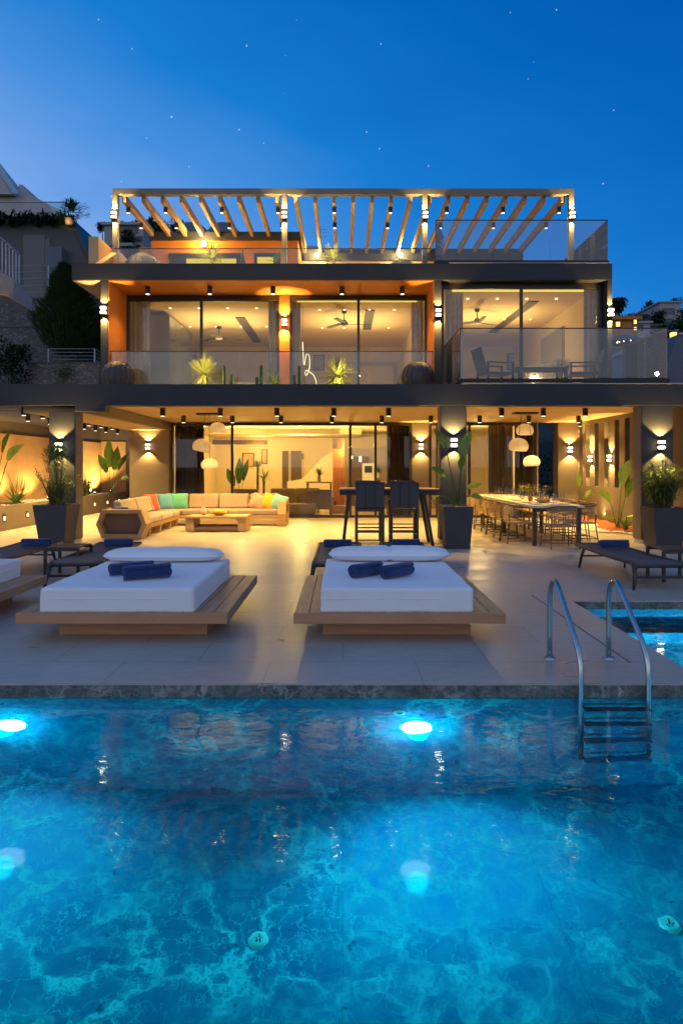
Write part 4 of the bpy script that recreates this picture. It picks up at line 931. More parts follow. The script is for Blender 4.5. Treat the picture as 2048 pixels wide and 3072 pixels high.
# ================================================================== loungers and side tables
def make_lounger():
    t = thing('sun_lounger', '-', 'sun lounger', (0, 0, 0), 'low dark sun loungers')
    w, L, z = 0.335, 2.1, 0.33
    a = MB()
    for s in (-1, 1): a.tube([(s * w, 0.02, z - 0.05), (s * w, 0.10, z), (s * w, 0.9, z - 0.01), (s * w, 1.4, z), (s * w, L, z + 0.02)], 0.024, 8)
    a.bar((-w, L, z + 0.02), (w, L, z + 0.02), 0.04); a.bar((-w, 0.06, z - 0.03), (w, 0.06, z - 0.03), 0.04); a.build('frame', M['bronze'], t, local=True, smooth=True)
    a = MB()
    ys = [0.04, 0.09, 0.16, 0.6, 1.0, 1.4, 1.75, L - 0.01]; zs = [z - 0.03, z + 0.008, z + 0.016, z + 0.004, z - 0.0, z + 0.010, z + 0.020, z + 0.036]
    for y, zz in zip(ys, zs):
        for k in range(5): u = -1 + k / 2; a.v.append((u * (w - 0.012), y, zz - 0.012 * (1 - u * u)))
    for i in range(len(ys) - 1):
        for k in range(4): o = i * 5 + k; a.f.append((o, o + 1, o + 6, o + 5))
    s = a.build('sling_seat', M['sling'], t, local=True, smooth=True); m = s.modifiers.new('thick', 'SOLIDIFY'); m.thickness = 0.012
    for s in (-1, 1):
        a = MB(); a.tube([(s * w, 0.14, z), (s * w, 0.07, z - 0.03), (s * (w + 0.015), 0.02, z - 0.14), (s * (w + 0.05), -0.02, 0.002)], [0.03, 0.032, 0.028, 0.018], 8); a.build('leg', M['bronze'], t, local=True, smooth=True)
        a = MB(); a.tube([(s * w, 1.72, z), (s * (w + 0.01), 1.80, z - 0.12), (s * (w + 0.03), 1.86, 0.002)], [0.024, 0.024, 0.016], 8); a.build('leg', M['bronze'], t, local=True, smooth=True)
    a = MB(); a.bar((-w, 0.02, 0.16), (w, 0.02, 0.16), 0.03); a.bar((-w, 1.80, 0.20), (w, 1.80, 0.20), 0.025); a.build('stretcher', M['bronze'], t, local=True)
    return t
L0 = make_lounger(); L0.location = (4.16, 8.52, 0); L0['label'] = 'dark sun lounger with navy towel beside the small pool at right'; L0.rotation_euler = (0, 0, R(1.5))
dup(L0, (-5.02, 8.65, 0), 'dark sun lounger with navy towel behind the left edge daybed, left of the side table', R(-2)); dup(L0, (-3.55, 8.65, 0), 'dark sun lounger with navy towel right of the left side table', R(3))
dup(L0, (-0.05, 8.6, 0), 'dark sun lounger half hidden behind the right daybed, left of two', 0); dup(L0, (0.95, 8.6, 0), 'dark sun lounger hidden behind the right daybed, right of two', 0)
for lab, x, y in (('rolled navy towel on the sun lounger beside the small pool', 4.17, 10.05), ('rolled navy towel on the far left sun lounger', PX(90, 10.3), 10.2), ('rolled navy towel on the lounger behind the middle left daybed', PX(278, 10.3) , 10.2), ('rolled navy towel on the lounger behind the right daybed', PX(775, 10.2), 10.1), ('rolled navy towel hidden behind the right daybed pillow', 0.98, 10.15)):
    towel(lab, x, y, 0.353, 0.42, 0.068, R(rnd.uniform(-3, 3)))
def make_side():
    t = thing('side_table', '-', 'side table', (0, 0, 0), 'bronze side tables')
    a = MB()
    for k in range(7): a.box(-0.24 + k * 0.0686, -0.24 + k * 0.0686 + 0.062, -0.25, 0.25, 0.435, 0.45)
    a.build('slatted_top', M['bronze'], t, local=True, bevel=0.003)
    for sx in (-1, 1):
        for sy in (-1, 1):
            a = MB(); a.box(sx * 0.235 - 0.02, sx * 0.235 + 0.02, sy * 0.24 - 0.02, sy * 0.24 + 0.02, 0, 0.434); a.build('leg', M['bronze'], t, local=True, bevel=0.004)
    a = MB()
    for s in (-1, 1): a.box(-0.214, 0.214, s * 0.24 - 0.012, s * 0.24 + 0.012, 0.395, 0.434); a.box(s * 0.235 - 0.012, s * 0.235 + 0.012, -0.219, 0.219, 0.18, 0.205)
    a.build('stretcher', M['bronze'], t, local=True); return t
T0 = make_side(); T0.location = (PX(152, 9.5), 9.6, 0); T0['label'] = 'bronze side table between the two left sun loungers'; dup(T0, (PX(1546, 9.3), 9.35, 0), 'bronze side table at the right edge of the picture')

# ================================================================== sofa group
sofa = thing('corner_sofa', 'large beige corner sofa in a hexagonal timber frame', 'sofa', (-3.9, 17.5, 0))
YS = 14.3
def hexa(x0, x1, z0, z1, k=0.11, zm=0.34): return [(x0 + k, z0), (x1 - k, z0), (x1, zm), (x1 - k, z1), (x0 + k, z1), (x0, zm)]
x0, x1 = -5.40, -4.30
a = MB(); a.ring(hexa(x0, x1, 0.03, 0.655, 0.12), hexa(x0 + 0.10, x1 - 0.10, 0.12, 0.575, 0.09), YS, YS + 0.42); a.build('end_frame', M['sofawood'], sofa, bevel=0.006)
a = MB(); a.prism(hexa(x0 + 0.101, x1 - 0.101, 0.121, 0.574, 0.09), YS + 0.16, YS + 0.2); a.build('end_panel', M['wickerbrown'], sofa)
for xx in (-5.2, -4.6):
    a = MB(); a.box(xx, xx + 0.12, YS + 0.03, YS + 0.3, 0.0, 0.029); a.build('foot', M['greymetal'], sofa)
a = MB(); a.box(-5.28, -4.40, YS + 0.421, 18.5, 0.20, 0.29); a.box(-5.30, -5.16, YS + 0.421, 18.5, 0.29, 0.66); a.build('seat_frame', M['sofawood'], sofa, bevel=0.005)
a = MB(); a.box(-4.39, -1.75, 17.62, 18.5, 0.20, 0.29); a.box(-5.15, -1.75, 18.42, 18.55, 0.29, 0.66); a.box(-4.39, -1.75, 17.64, 17.70, 0.05, 0.14); a.build('seat_frame', M['sofawood'], sofa, bevel=0.005)
for y in (15.0, 15.9, 16.8, 17.5):
    a = MB(); a.prism([(-4.45, 0.0), (-4.58, 0.0), (-4.62, 0.199), (-4.42, 0.199)], y, y + 0.1); a.build('leg', M['sofawood'], sofa)
for x in (-4.2, -2.9):
    a = MB(); a.box(x, x + 0.12, 17.66, 17.78, 0, 0.199); a.build('leg', M['sofawood'], sofa)
a = MB(); a.ring([(17.45, 0.0), (18.45, 0.0), (18.62, 0.34), (18.5, 0.66), (17.5, 0.66), (17.36, 0.34)], [(17.6, 0.1), (18.3, 0.1), (18.42, 0.34), (18.35, 0.56), (17.65, 0.56), (17.52, 0.34)], -1.74, -1.52, 'x'); a.build('arm', M['sofawood'], sofa, bevel=0.006)
def cush(name, b, mat, bev=0.05, par=sofa):
    a = MB(); a.box(*b); return a.build(name, M[mat], par, bevel=bev, seg=4, smooth=False)
for y0, y1 in ((14.75, 15.85), (15.87, 16.95), (16.97, 17.60)): cush('seat_cushion', (-5.14, -4.38, y0, y1, 0.291, 0.44), 'sofafab')
for k0, k1 in ((-5.14, -4.36), (-4.35, -3.10), (-3.09, -1.76)): cush('seat_cushion', (k0, k1, 17.61, 18.40, 0.291, 0.44), 'sofafab')
for y0, y1 in ((14.78, 15.9), (15.93, 17.0), (17.03, 18.1)):
    a = MB(); a.prism([(-5.14, 0.445), (-4.92, 0.445), (-5.05, 0.83), (-5.2, 0.83)], y0, y1); a.build('back_cushion', M['sofafab'], sofa, bevel=0.05, seg=4)
for k0, k1 in ((-5.0, -4.33), (-4.30, -3.48), (-3.45, -2.63), (-2.60, -1.78)):
    a = MB(); a.prism([(18.41, 0.445), (18.17, 0.445), (18.30, 0.84), (18.46, 0.84)], k0, k1, 'x'); a.build('back_cushion', M['sofafab'], sofa, bevel=0.05, seg=4)
def throw(label, x, y, z, s, mat, rx=20, rz=0, ry=0):
    a = MB(); n = 12; idx = {}
    for sg in (1, -1):
        for i in range(n + 1):
            for j in range(n + 1):
                u = -1 + 2 * i / n; v = -1 + 2 * j / n
                e = max(0, (1 - abs(u) ** 2.2) * (1 - abs(v) ** 2.2)) ** 0.6
                pin = 1 - 0.07 * (1 - abs(u)) * abs(v) - 0.07 * (1 - abs(v)) * abs(u)
                idx[(sg, i, j)] = len(a.v); a.v.append((u * s / 2 * pin, sg * e * 0.085, v * s / 2 * pin + s / 2))
        for i in range(n):
            for j in range(n):
                q = [idx[(sg, i, j)], idx[(sg, i + 1, j)], idx[(sg, i + 1, j + 1)], idx[(sg, i, j + 1)]]
                a.f.append(tuple(q if sg < 0 else q[::-1]))
    o = a.build('throw_pillow', M['cush_' + mat], None, smooth=True); o.location = (x, y, z); o.rotation_euler = (R(-rx), R(ry), R(rz))
    tag(o, label, 'cushion', 'coloured cushions on the corner sofa'); return o
throw('orange red cushion leaning in the corner of the sofa', PX(357, 17.3), 17.2, 0.44, 0.46, 'red', 18, 62); throw('blue cushion between the red and the green ones on the sofa', PX(383, 17.85), 17.8, 0.44, 0.44, 'blue', 18, 40)
throw('green cushion on the sofa, right of the blue one', PX(412, 17.95), 18.0, 0.44, 0.45, 'teal', 20, 22)
throw('pink cushion leaning on the right part of the sofa', PX(585, 18.0), 18.0, 0.44, 0.44, 'pink', 24, -12, 22); throw('yellow cushion on the right part of the sofa', PX(611, 18.0), 17.95, 0.44, 0.44, 'yellow', 24, -14, 20); throw('pale blue cushion against the right sofa arm', PX(634, 17.9), 17.85, 0.44, 0.43, 'sky', 24, -20, 16)
throw('deep blue cushion at the near end of the sofa', -4.92, 14.98, 0.445, 0.44, 'deepblue', 55, 165, 0); throw('small red cushion behind the deep blue one', -5.0, 15.6, 0.445, 0.36, 'red', 30, 90)
t = thing('coffee_table', 'low timber coffee table in front of the sofa', 'coffee table', (-3.1, 16.2, 0))
cx0, cx1 = PX(426, 16.0), PX(566, 16.0)
a = MB(); a.box(cx0 - 0.01, cx1 + 0.01, 15.95, 16.75, 0.335, 0.385); a.build('top', M['sofawood'], t, bevel=0.005)
for xx in (cx0, cx1 - 0.22):
    a = MB(); a.prism([(xx, 0.03), (xx + 0.22, 0.03), (xx + 0.2, 0.334), (xx, 0.334)] if xx == cx0 else [(xx, 0.03), (xx + 0.22, 0.03), (xx + 0.22, 0.334), (xx + 0.02, 0.334)], 15.98, 16.72); a.build('side_panel', M['sofawood'], t, bevel=0.005)
    a = MB(); a.box(xx + 0.03, xx + 0.18, 16.0, 16.7, 0, 0.029); a.build('foot', M['greymetal'], t)
a = MB(); a.box(cx0 + 0.221, cx1 - 0.221, 16.0, 16.7, 0.035, 0.13); a.build('lower_shelf', M['wickerbrown'], t)
def bowl(label, x, y, z, r, mat, fruit=None):
    t = thing('bowl', label, 'bowl', (x, y, z))
    a = MB(); a.lathe([(0.001, 0.005), (r * 0.45, 0.005), (r * 0.85, r * 0.28), (r, r * 0.42), (r * 0.96, r * 0.42), (r * 0.8, r * 0.3), (r * 0.4, 0.03), (0.001, 0.03)], n=20); a.build('dish', M[mat], t, smooth=True, local=True)
    if fruit:
        for k in range(6):
            q = k * 1.05; a = MB(); rr = r * 0.26; cx, cy_ = r * 0.48 * math.cos(q), r * 0.48 * math.sin(q)
            a.lathe([(0.001, -rr), (rr * 0.7, -rr * 0.7), (rr, 0), (rr * 0.7, rr * 0.7), (0.001, rr)], (cx, cy_, r * 0.42), 12); a.build('fruit', M[fruit], t, smooth=True, local=True)
    return t
bowl('yellow bowl with fruit on the coffee table', PX(503, 16.3), 16.3, 0.386, 0.2, 'cush_yellow', 'cush_yellow')
t = thing('vase', 'small round cream vase on the coffee table', 'vase', (PX(467, 16.4), 16.45, 0.386))
a = MB(); a.lathe([(0.001, 0), (0.05, 0), (0.085, 0.06), (0.075, 0.13), (0.04, 0.17), (0.045, 0.2), (0.035, 0.2)], n=18); a.build('body', M['tabletop'], t, smooth=True, local=True)
for lab, px, py, Y, s_ in (('bouquet of pale flowers on a side table inside the lounge', 733, 1106, 22.6, 1.0), ('small bouquet beside the kitchen counter', 868, 1098, 24.9, 0.8)):
    t = thing('flower_vase', lab, 'flowers', (PX(px, Y), Y, PZ(py, Y)))
    a = MB(); a.lathe([(0.001, 0), (0.06, 0), (0.075, 0.1), (0.045, 0.2), (0.055, 0.22)], n=14); a.build('vase', M['tabletop'], t, smooth=True, local=True)
    a = MB(); rr = random.Random(px)
    for j in range(60):
        q = rr.random() * 6.28; e = rr.uniform(0.3, 1.4); a.blade((0, 0, 0.2), (math.cos(q) * math.cos(e), math.sin(q) * math.cos(e), math.sin(e)), rr.uniform(0.2, 0.42) * s_, 0.03, 0.5, 3)
    a.build('foliage', M['leafgrey'], t, local=True)
t = thing('side_table', 'low oak side table under the bouquet inside the lounge', 'side table', (PX(733, 22.6), 22.6, 0.007)); zt1 = PZ(1106, 22.6) - 0.008
a = MB(); a.box(-0.45, 0.45, -0.25, 0.25, zt1 - 0.05, zt1); a.build('top', M['oak'], t, local=True, bevel=0.005)
for q in (-0.4, 0.4):
    for w in (-0.2, 0.2): a = MB(); a.box(q - 0.025, q + 0.025, w - 0.025, w + 0.025, 0, zt1 - 0.051); a.build('leg', M['walnut'], t, local=True)
for lab, px0, px1, pz0, pz1, Y in (('large dark framed picture on the lounge back wall', 556, 584, 1040, 1072, 27.5), ('tall framed picture near the dark lintel in the lounge', 600, 614, 1032, 1066, 27.5)):
    t = thing('picture', lab, 'picture', (PX(px0, Y), Y, PZ(pz1, Y))); x0, x1, z0, z1 = PX(px0, Y), PX(px1, Y), PZ(pz1, Y), PZ(pz0, Y)
    a = MB(); a.ring([(x0, z0), (x1, z0), (x1, z1), (x0, z1)], [(x0 + .04, z0 + .04), (x1 - .04, z0 + .04), (x1 - .04, z1 - .04), (x0 + .04, z1 - .04)], Y + 0.05, Y + 0.09); a.build('frame', M['walnut'], t); a = MB(); a.box(x0 + .04, x1 - .04, Y + 0.07, Y + 0.09, z0 + .04, z1 - .04); a.build('canvas', M['ochre'], t)
# armchairs inside the living room
def make_armchair():
    t = thing('armchair', '-', 'armchair', (0, 0, 0), 'armchairs inside the living room')
    a = MB(); a.prism([(-0.45, 0.30), (-0.33, 0.30), (-0.30, 0.85), (-0.40, 0.85)], -0.42, 0.42, 'x'); a.build('backrest', M['armfab'], t, local=True, bevel=0.05, seg=3)
    a = MB(); a.box(-0.36, 0.36, -0.32, 0.40, 0.2, 0.45); a.build('seat', M['armfab'], t, local=True, bevel=0.05, seg=3)
    for s in (-1, 1):
        a = MB(); a.box(s * 0.41 - 0.05, s * 0.41 + 0.05, -0.32, 0.38, 0.2, 0.62); a.build('arm', M['armfab'], t, local=True, bevel=0.03)
        for y in (-0.3, 0.3): a = MB(); a.cyl((s * 0.36, y, 0), (s * 0.36, y, 0.2), 0.02); a.build('leg', M['walnut'], t, local=True)
    return t
A0 = make_armchair(); A0.location = (PX(566, 21.8), 22.1, 0.007); A0['label'] = 'beige armchair inside behind the sofa, left of four'
dup(A0, (PX(650, 22.4), 22.7, 0.007), 'beige armchair inside near the stairs, second from left'); dup(A0, (PX(706, 22.6), 22.9, 0.007), 'beige armchair inside near the stairs, third from left'); dup(A0, (PX(733, 21.1), 21.4, 0.007), 'beige armchair inside just left of the bar table')
for lab, x, y in (('low beige pouf inside the open sliding door', PX(690, 21.0), 21.0),):
    t = thing('pouf', lab, 'pouf', (x, y, 0.007)); a = MB(); a.box(-0.5, 0.5, -0.3, 0.3, 0.06, 0.40); a.build('seat', M['sofafab'], t, local=True, bevel=0.05, seg=3); a = MB(); a.box(-0.45, 0.45, -0.25, 0.25, 0, 0.059); a.build('plinth', M['walnut'], t, local=True)
t = thing('side_box', 'small timber box below the orange room divider', 'box', (PX(776, 22.4), 22.4, 0.007)); a = MB(); a.box(-0.3, 0.3, -0.2, 0.2, 0, 0.25); a.build('body', M['oak'], t, local=True, bevel=0.01); a = MB(); a.cyl((-0.1, 0, 0.26), (-0.1, 0, 0.4), 0.035); a.build('ornament', M['black'], t, local=True)

# ================================================================== bar table and stools
t = thing('bar_table', 'tall dark bar table with a timber top and splayed legs', 'bar table', (0.95, 13.3, 0))
bx0, bx1 = PX(780, 13.2), PX(1008, 13.2)
a = MB(); a.box(bx0, bx1, 13.2, 13.95, 1.135, 1.16); a.build('top', M['oak'], t, bevel=0.003); a = MB(); a.box(bx0, bx1, 13.205, 13.945, 1.03, 1.134); a.build('apron', M['black'], t)
for sx, xt, xb in ((1, bx0 + 0.19, bx0 + 0.07), (1, bx1 - 0.3, bx1 - 0.12)):
    for y in (13.26, 13.9): a = MB(); a.bar((xt, y, 1.03), (xb, y, 0.0), 0.085, 0.06); a.build('leg', M['black'], t)
def make_stool():
    t = thing('bar_stool', '-', 'bar stool', (0, 0, 0), 'dark bar stools at the tall table')
    w = 0.26
    for sx in (-1, 1):
        a = MB(); a.tube([(sx * w, -0.22, 0), (sx * w, -0.21, 0.74), (sx * w, -0.25, 1.27)], 0.023, 8); a.build('leg', M['black'], t, local=True)
        a = MB(); a.tube([(sx * w, 0.22, 0), (sx * w, 0.20, 0.95)], 0.02, 8); a.build('leg', M['black'], t, local=True)
        a = MB(); a.box(sx * w - 0.025, sx * w + 0.025, -0.23, 0.22, 0.945, 0.965); a.build('arm', M['black'], t, local=True)
    a = MB(); a.box(-w, w, -0.215, 0.215, 0.72, 0.78); a.build('seat', M['curtaindark'], t, local=True, bevel=0.015)
    a = MB(); a.box(-w - 0.02, w + 0.02, -0.262, -0.235, 0.80, 1.30); a.build('backrest', M['pot'], t, local=True, bevel=0.012)
    a = MB()
    for k in (-0.09, 0.09): a.box(k - 0.012, k + 0.012, -0.272, -0.263, 0.80, 1.26)
    a.box(-w - 0.02, w + 0.02, -0.274, -0.263, 1.262, 1.30); a.build('back_strap', M['black'], t, local=True)
    a = MB()
    for z in (0.16, 0.34): a.bar((-w, -0.22, z), (w, -0.22, z), 0.024); 
    a.bar((-w, 0.21, 0.30), (w, 0.21, 0.30), 0.03)
    for s in (-1, 1): a.bar((s * w, -0.22, 0.25), (s * w, 0.21, 0.25), 0.02)
    a.build('footrest', M['black'], t, local=True); return t
s0 = make_stool(); s0.location = (PX(849, 12.95), 13.05, 0); s0['label'] = 'dark bar stool with its back to us, left of two'
dup(s0, (PX(927, 12.95), 13.05, 0), 'dark bar stool with its back to us, right of two'); dup(s0, (PX(845, 14.2), 14.15, 0), 'bar stool on the far side of the tall table, left', math.pi); dup(s0, (PX(925, 14.2), 14.15, 0), 'bar stool on the far side of the tall table, right', math.pi)

# ================================================================== dining table and chairs
dx0, dx1, dy0, dy1, dz = 3.80, 4.86, 13.15, 18.3, 0.815
t = thing('dining_table', 'long pale dining table set for many guests', 'dining table', (4.33, 15.7, 0))
a = MB(); a.box(dx0, dx1, dy0, dy1, dz - 0.045, dz); a.build('top', M['tabletop'], t, bevel=0.005)
for x in (dx0 + 0.04, dx1 - 0.12):
    for y in (dy0 + 0.06, 15.7, dy1 - 0.12): a = MB(); a.box(x, x + 0.075, y, y + 0.075, 0, dz - 0.046); a.build('leg', M['bronze'], t)
a = MB(); a.box(dx0 + 0.116, dx1 - 0.121, dy0 + 0.08, dy0 + 0.11, dz - 0.12, dz - 0.046); a.build('apron', M['bronze'], t)
def make_chair():
    t = thing('dining_chair', '-', 'dining chair', (0, 0, 0), 'rope backed chairs at the dining table')
    w = 0.27
    a = MB(); a.box(-w + 0.02, w - 0.02, -0.25, 0.24, 0.42, 0.455); a.build('seat', M['rope'], t, local=True, bevel=0.015)
    for sx in (-1, 1):
        a = MB(); a.tube([(sx * (w + 0.02), 0.25, 0), (sx * w, 0.22, 0.44), (sx * w, 0.22, 0.60)], 0.013, 6); a.build('leg', M['chairframe'], t, local=True)
        a = MB(); a.tube([(sx * (w + 0.02), -0.30, 0), (sx * (w - 0.01), -0.24, 0.44), (sx * (w - 0.01), -0.26, 0.62)], 0.013, 6); a.build('leg', M['chairframe'], t, local=True)
    a = MB(); a.bar((-w, 0.24, 0.12), (w, 0.24, 0.12), 0.016); a.bar((-w, -0.285, 0.12), (w, -0.285, 0.12), 0.016)
    for s in (-1, 1): a.bar((s * (w + 0.01), -0.285, 0.12), (s * (w + 0.01), 0.24, 0.12), 0.016)
    a.build('stretcher', M['chairframe'], t, local=True)
    def arc(z, k=1.0): return [(-w - 0.02, 0.20, z - 0.02), (-w - 0.025, -0.08, z), (-w * 0.92, -0.24 * k, z + 0.03), (-w * 0.5, -0.31 * k, z + 0.05), (0, -0.325 * k, z + 0.055), (w * 0.5, -0.31 * k, z + 0.05), (w * 0.92, -0.24 * k, z + 0.03), (w + 0.025, -0.08, z), (w + 0.02, 0.20, z - 0.02)]
    a = MB(); a.tube(arc(0.78), 0.017, 6); a.build('back_rail', M['chairframe'], t, local=True, smooth=True)
    a = MB()
    for k in range(11):
        z = 0.45 + 0.03 * k; q = arc(z)[1:-1] if k > 3 else arc(z)[2:-2]; a.tube(q, 0.0105, 5)
    a.build('rope_back', M['rope'], t, local=True, smooth=True); return t
c0 = make_chair(); c0.location = (PX(1288, 12.85), 12.95, 0); c0['label'] = 'rope backed dining chair at the near end, its back to us'; c0.rotation_euler = (0, 0, R(4))
for i in range(7):
    y = 13.75 + 0.66 * i
    dup(c0, (3.68, y, 0), ORD[i] + ' rope backed chair from the near end on the left side of the table', R(-90 + rnd.uniform(-6, 6)))
    dup(c0, (4.98, y, 0), ORD[i] + ' rope backed chair from the near end on the right side of the table', R(90 + rnd.uniform(-6, 6)))
dup(c0, (4.33, 18.55, 0), 'rope backed dining chair at the far end of the table', math.pi)
pl = thing('plate', 'white plate set on the dining table', 'plate', (0, 0, 0), 'white plates on the dining table')
a = MB(); a.lathe([(0.001, 0.004), (0.08, 0.004), (0.135, 0.018), (0.138, 0.016), (0.085, 0.0), (0.001, 0.0)], n=22); pl2 = a.build('rim', M['porcelain'], pl, smooth=True, local=True)
wg = thing('wine_glass', 'clear wine glass on the dining table', 'glass', (0, 0, 0), 'wine glasses on the dining table')
a = MB(); a.lathe([(0.035, 0.0), (0.034, 0.004), (0.005, 0.01), (0.004, 0.09), (0.02, 0.105), (0.038, 0.14), (0.036, 0.185), (0.030, 0.22)], n=14); a.build('bowl', M['tumbler'], wg, smooth=True, local=True)
first = True
for i in range(7):
    for x in (4.02, 4.64):
        y = 13.75 + 0.66 * i; s = 1 if x > 4.3 else -1
        if first: pl.location = (x, y, dz + 0.001); wg.location = (x - s * 0.16, y + 0.16, dz + 0.001); first = False
        else: dup(pl, (x, y, dz + 0.001)); dup(wg, (x - s * 0.16, y + 0.16, dz + 0.001)); dup(wg, (x - s * 0.20, y + 0.02, dz + 0.001))
for i in range(4): dup(wg, (4.1 + 0.15 * i, 13.5 + 0.05 * (i % 2), dz + 0.001))
dup(pl, (4.33, 13.38, dz + 0.001))
bowl('wide golden fruit bowl near the front of the dining table', 4.36, 14.25, dz + 0.001, 0.19, 'cush_yellow', 'cush_yellow')
for k, (x, y, lab) in enumerate(((4.30, 15.0, 'yellow flowers in a vase in the middle of the dining table'), (4.36, 15.9, 'second bunch of yellow flowers farther along the dining table'), (4.45, 14.6, 'tall yellow flowers nearest on the dining table'))):
    t = thing('flower_vase', lab, 'flowers', (x, y, dz + 0.001), 'flowers on the dining table')
    a = MB(); a.lathe([(0.001, 0), (0.045, 0), (0.055, 0.08), (0.035, 0.15), (0.042, 0.17)], n=14); a.build('vase', M['tumbler' if k == 1 else 'oak'], t, smooth=True, local=True)
    a = MB(); fl = MB(); rr = random.Random(k)
    for j in range(26):
        q = rr.random() * 6.28; e = rr.uniform(0.5, 1.3); d = Vector((math.cos(q) * math.cos(e), math.sin(q) * math.cos(e), math.sin(e)))
        Ln = rr.uniform(0.16, 0.3); a.blade((0, 0, 0.14), d, Ln, 0.016, 0.5, 3)
        p = Vector((0, 0, 0.14)) + d * Ln * 0.9
        for m_ in range(5): fl.blade(p, (math.cos(m_ * 1.26), math.sin(m_ * 1.26), 0.4), 0.035, 0.028, 0.4, 2)
    a.build('foliage', M['leaflite'], t, local=True); fl.build('blossom', M['cush_yellow'], t, local=True)

# ================================================================== balcony furniture, upper right
def make_lchair():
    t = thing('balcony_chair', '-', 'lounge chair', (0, 0, 0), 'lounge chairs on the balcony')
    a = MB(); a.box(-0.28, 0.28, -0.3, 0.32, 0.36, 0.42); a.build('seat', M['wicker'], t, local=True, bevel=0.01)
    a = MB(); a.box(-0.27, 0.27, -0.02, 0.02, 0, 0.62, Matrix.Translation((0, -0.3, 0.40)) @ Matrix.Rotation(R(16), 4, 'X')); a.build('backrest', M['wicker'], t, local=True, bevel=0.01)
    for s in (-1, 1):
        for y in (-0.3, 0.32): a = MB(); a.box(s * 0.30 - 0.02, s * 0.30 + 0.02, y - 0.02, y + 0.02, 0, 0.62); a.build('leg', M['bronze'], t, local=True)
        a = MB(); a.box(s * 0.30 - 0.025, s * 0.30 + 0.025, -0.32, 0.35, 0.621, 0.65); a.build('arm', M['bronze'], t, local=True)
    return t
l0 = make_lchair(); l0.location = (PX(1135, 14.6), 14.6, 3.305); l0.scale = (0.95, 0.95, 0.92); l0.rotation_euler = (0, 0, R(-78)); l0['label'] = 'dark lounge chair on the balcony, left of the low table'
dup(l0, (PX(1338, 14.6), 14.6, 3.305), 'dark lounge chair on the balcony, right of the low table', R(80))
t = thing('balcony_table', 'low dark table between the two balcony chairs', 'table', (PX(1235, 14.6), 14.6, 3.305))
a = MB(); a.box(-0.58, 0.58, -0.3, 0.3, 0.44, 0.48); a.build('top', M['bronze'], t, local=True, bevel=0.004)
for s in (-1, 1):
    for y in (-0.26, 0.26): a = MB(); a.box(s * 0.5 - 0.02, s * 0.5 + 0.02, y - 0.02, y + 0.02, 0, 0.439); a.build('leg', M['bronze'], t, local=True)
# dark wicker balls on the ledges
def ball(label, x, y, z, r):
    t = thing('wicker_ball', label, 'planter ball', (x, y, z), 'dark wicker balls on the ledges')
    a = MB(); a.lathe([(r * math.sin(q), r * 0.98 + r * -math.cos(q) * 0.98) for q in [0.001] + [math.pi * k / 18 for k in range(1, 18)] + [math.pi - 0.001]], n=30); a.build('shell', M['wicker'], t, smooth=True, local=True)
    a = MB()
    for k in range(9):
        q = Matrix.Rotation(k * math.pi / 9, 4, 'Z')
        a.tube([tuple(q @ Vector((r * 1.006 * math.sin(e), 0, r * 0.98 - r * 0.986 * math.cos(e)))) for e in [j * 2 * math.pi / 28 for j in range(29)]], 0.008, 4)
    a.build('cane_rib', M['black'], t, local=True)
ball('dark wicker ball on the ledge at the left column', PX(270, 15.2), 15.2, 3.301, 0.385); ball('dark wicker ball on the ledge below the middle bedroom', PX(960, 15.2), 15.2, 3.301, 0.385)
ball('dark wicker ball on the left of the roof terrace', PX(330, 18.2), 18.2, 6.497, 0.53); ball('dark wicker ball on the roof below the right globe lamp', PX(922, 18.4), 18.4, 6.497, 0.47)
# ================================================================== plants
def pot(t, w0, w1, h, soil=True):
    a = MB(); n = 4
    def sq(w): return [(-w, -w), (w, -w), (w, w), (-w, w)]
    o0, o1, i1 = sq(w0), sq(w1), sq(w1 - 0.035)
    vs = [(x, y, 0.0) for x, y in o0] + [(x, y, h) for x, y in o1] + [(x, y, h) for x, y in i1] + [(x, y, h - 0.09) for x, y in i1]
    fs = [(3, 2, 1, 0)] + [(i, (i + 1) % 4, 4 + (i + 1) % 4, 4 + i) for i in range(4)] + [(4 + i, 4 + (i + 1) % 4, 8 + (i + 1) % 4, 8 + i) for i in range(4)] + [(8 + i, 8 + (i + 1) % 4, 12 + (i + 1) % 4, 12 + i) for i in range(4)]
    a.add(vs, fs); a.build('pot', M['pot'], t, local=True, bevel=0.008)
    a = MB(); a.box(-w1 + 0.036, w1 - 0.036, -w1 + 0.036, w1 - 0.036, h - 0.09, h - 0.04); a.build('soil', M['pebble'], t, local=True)
def arc_pts(p, d, L, droop, n=7):
    p = Vector(p); d = Vector(d).normalized(); out = [p.copy()]
    for i in range(n):
        d = (d + Vector((0, 0, -1)) * droop / n).normalized(); p = p + d * (L / n); out.append(p.copy())
    return out
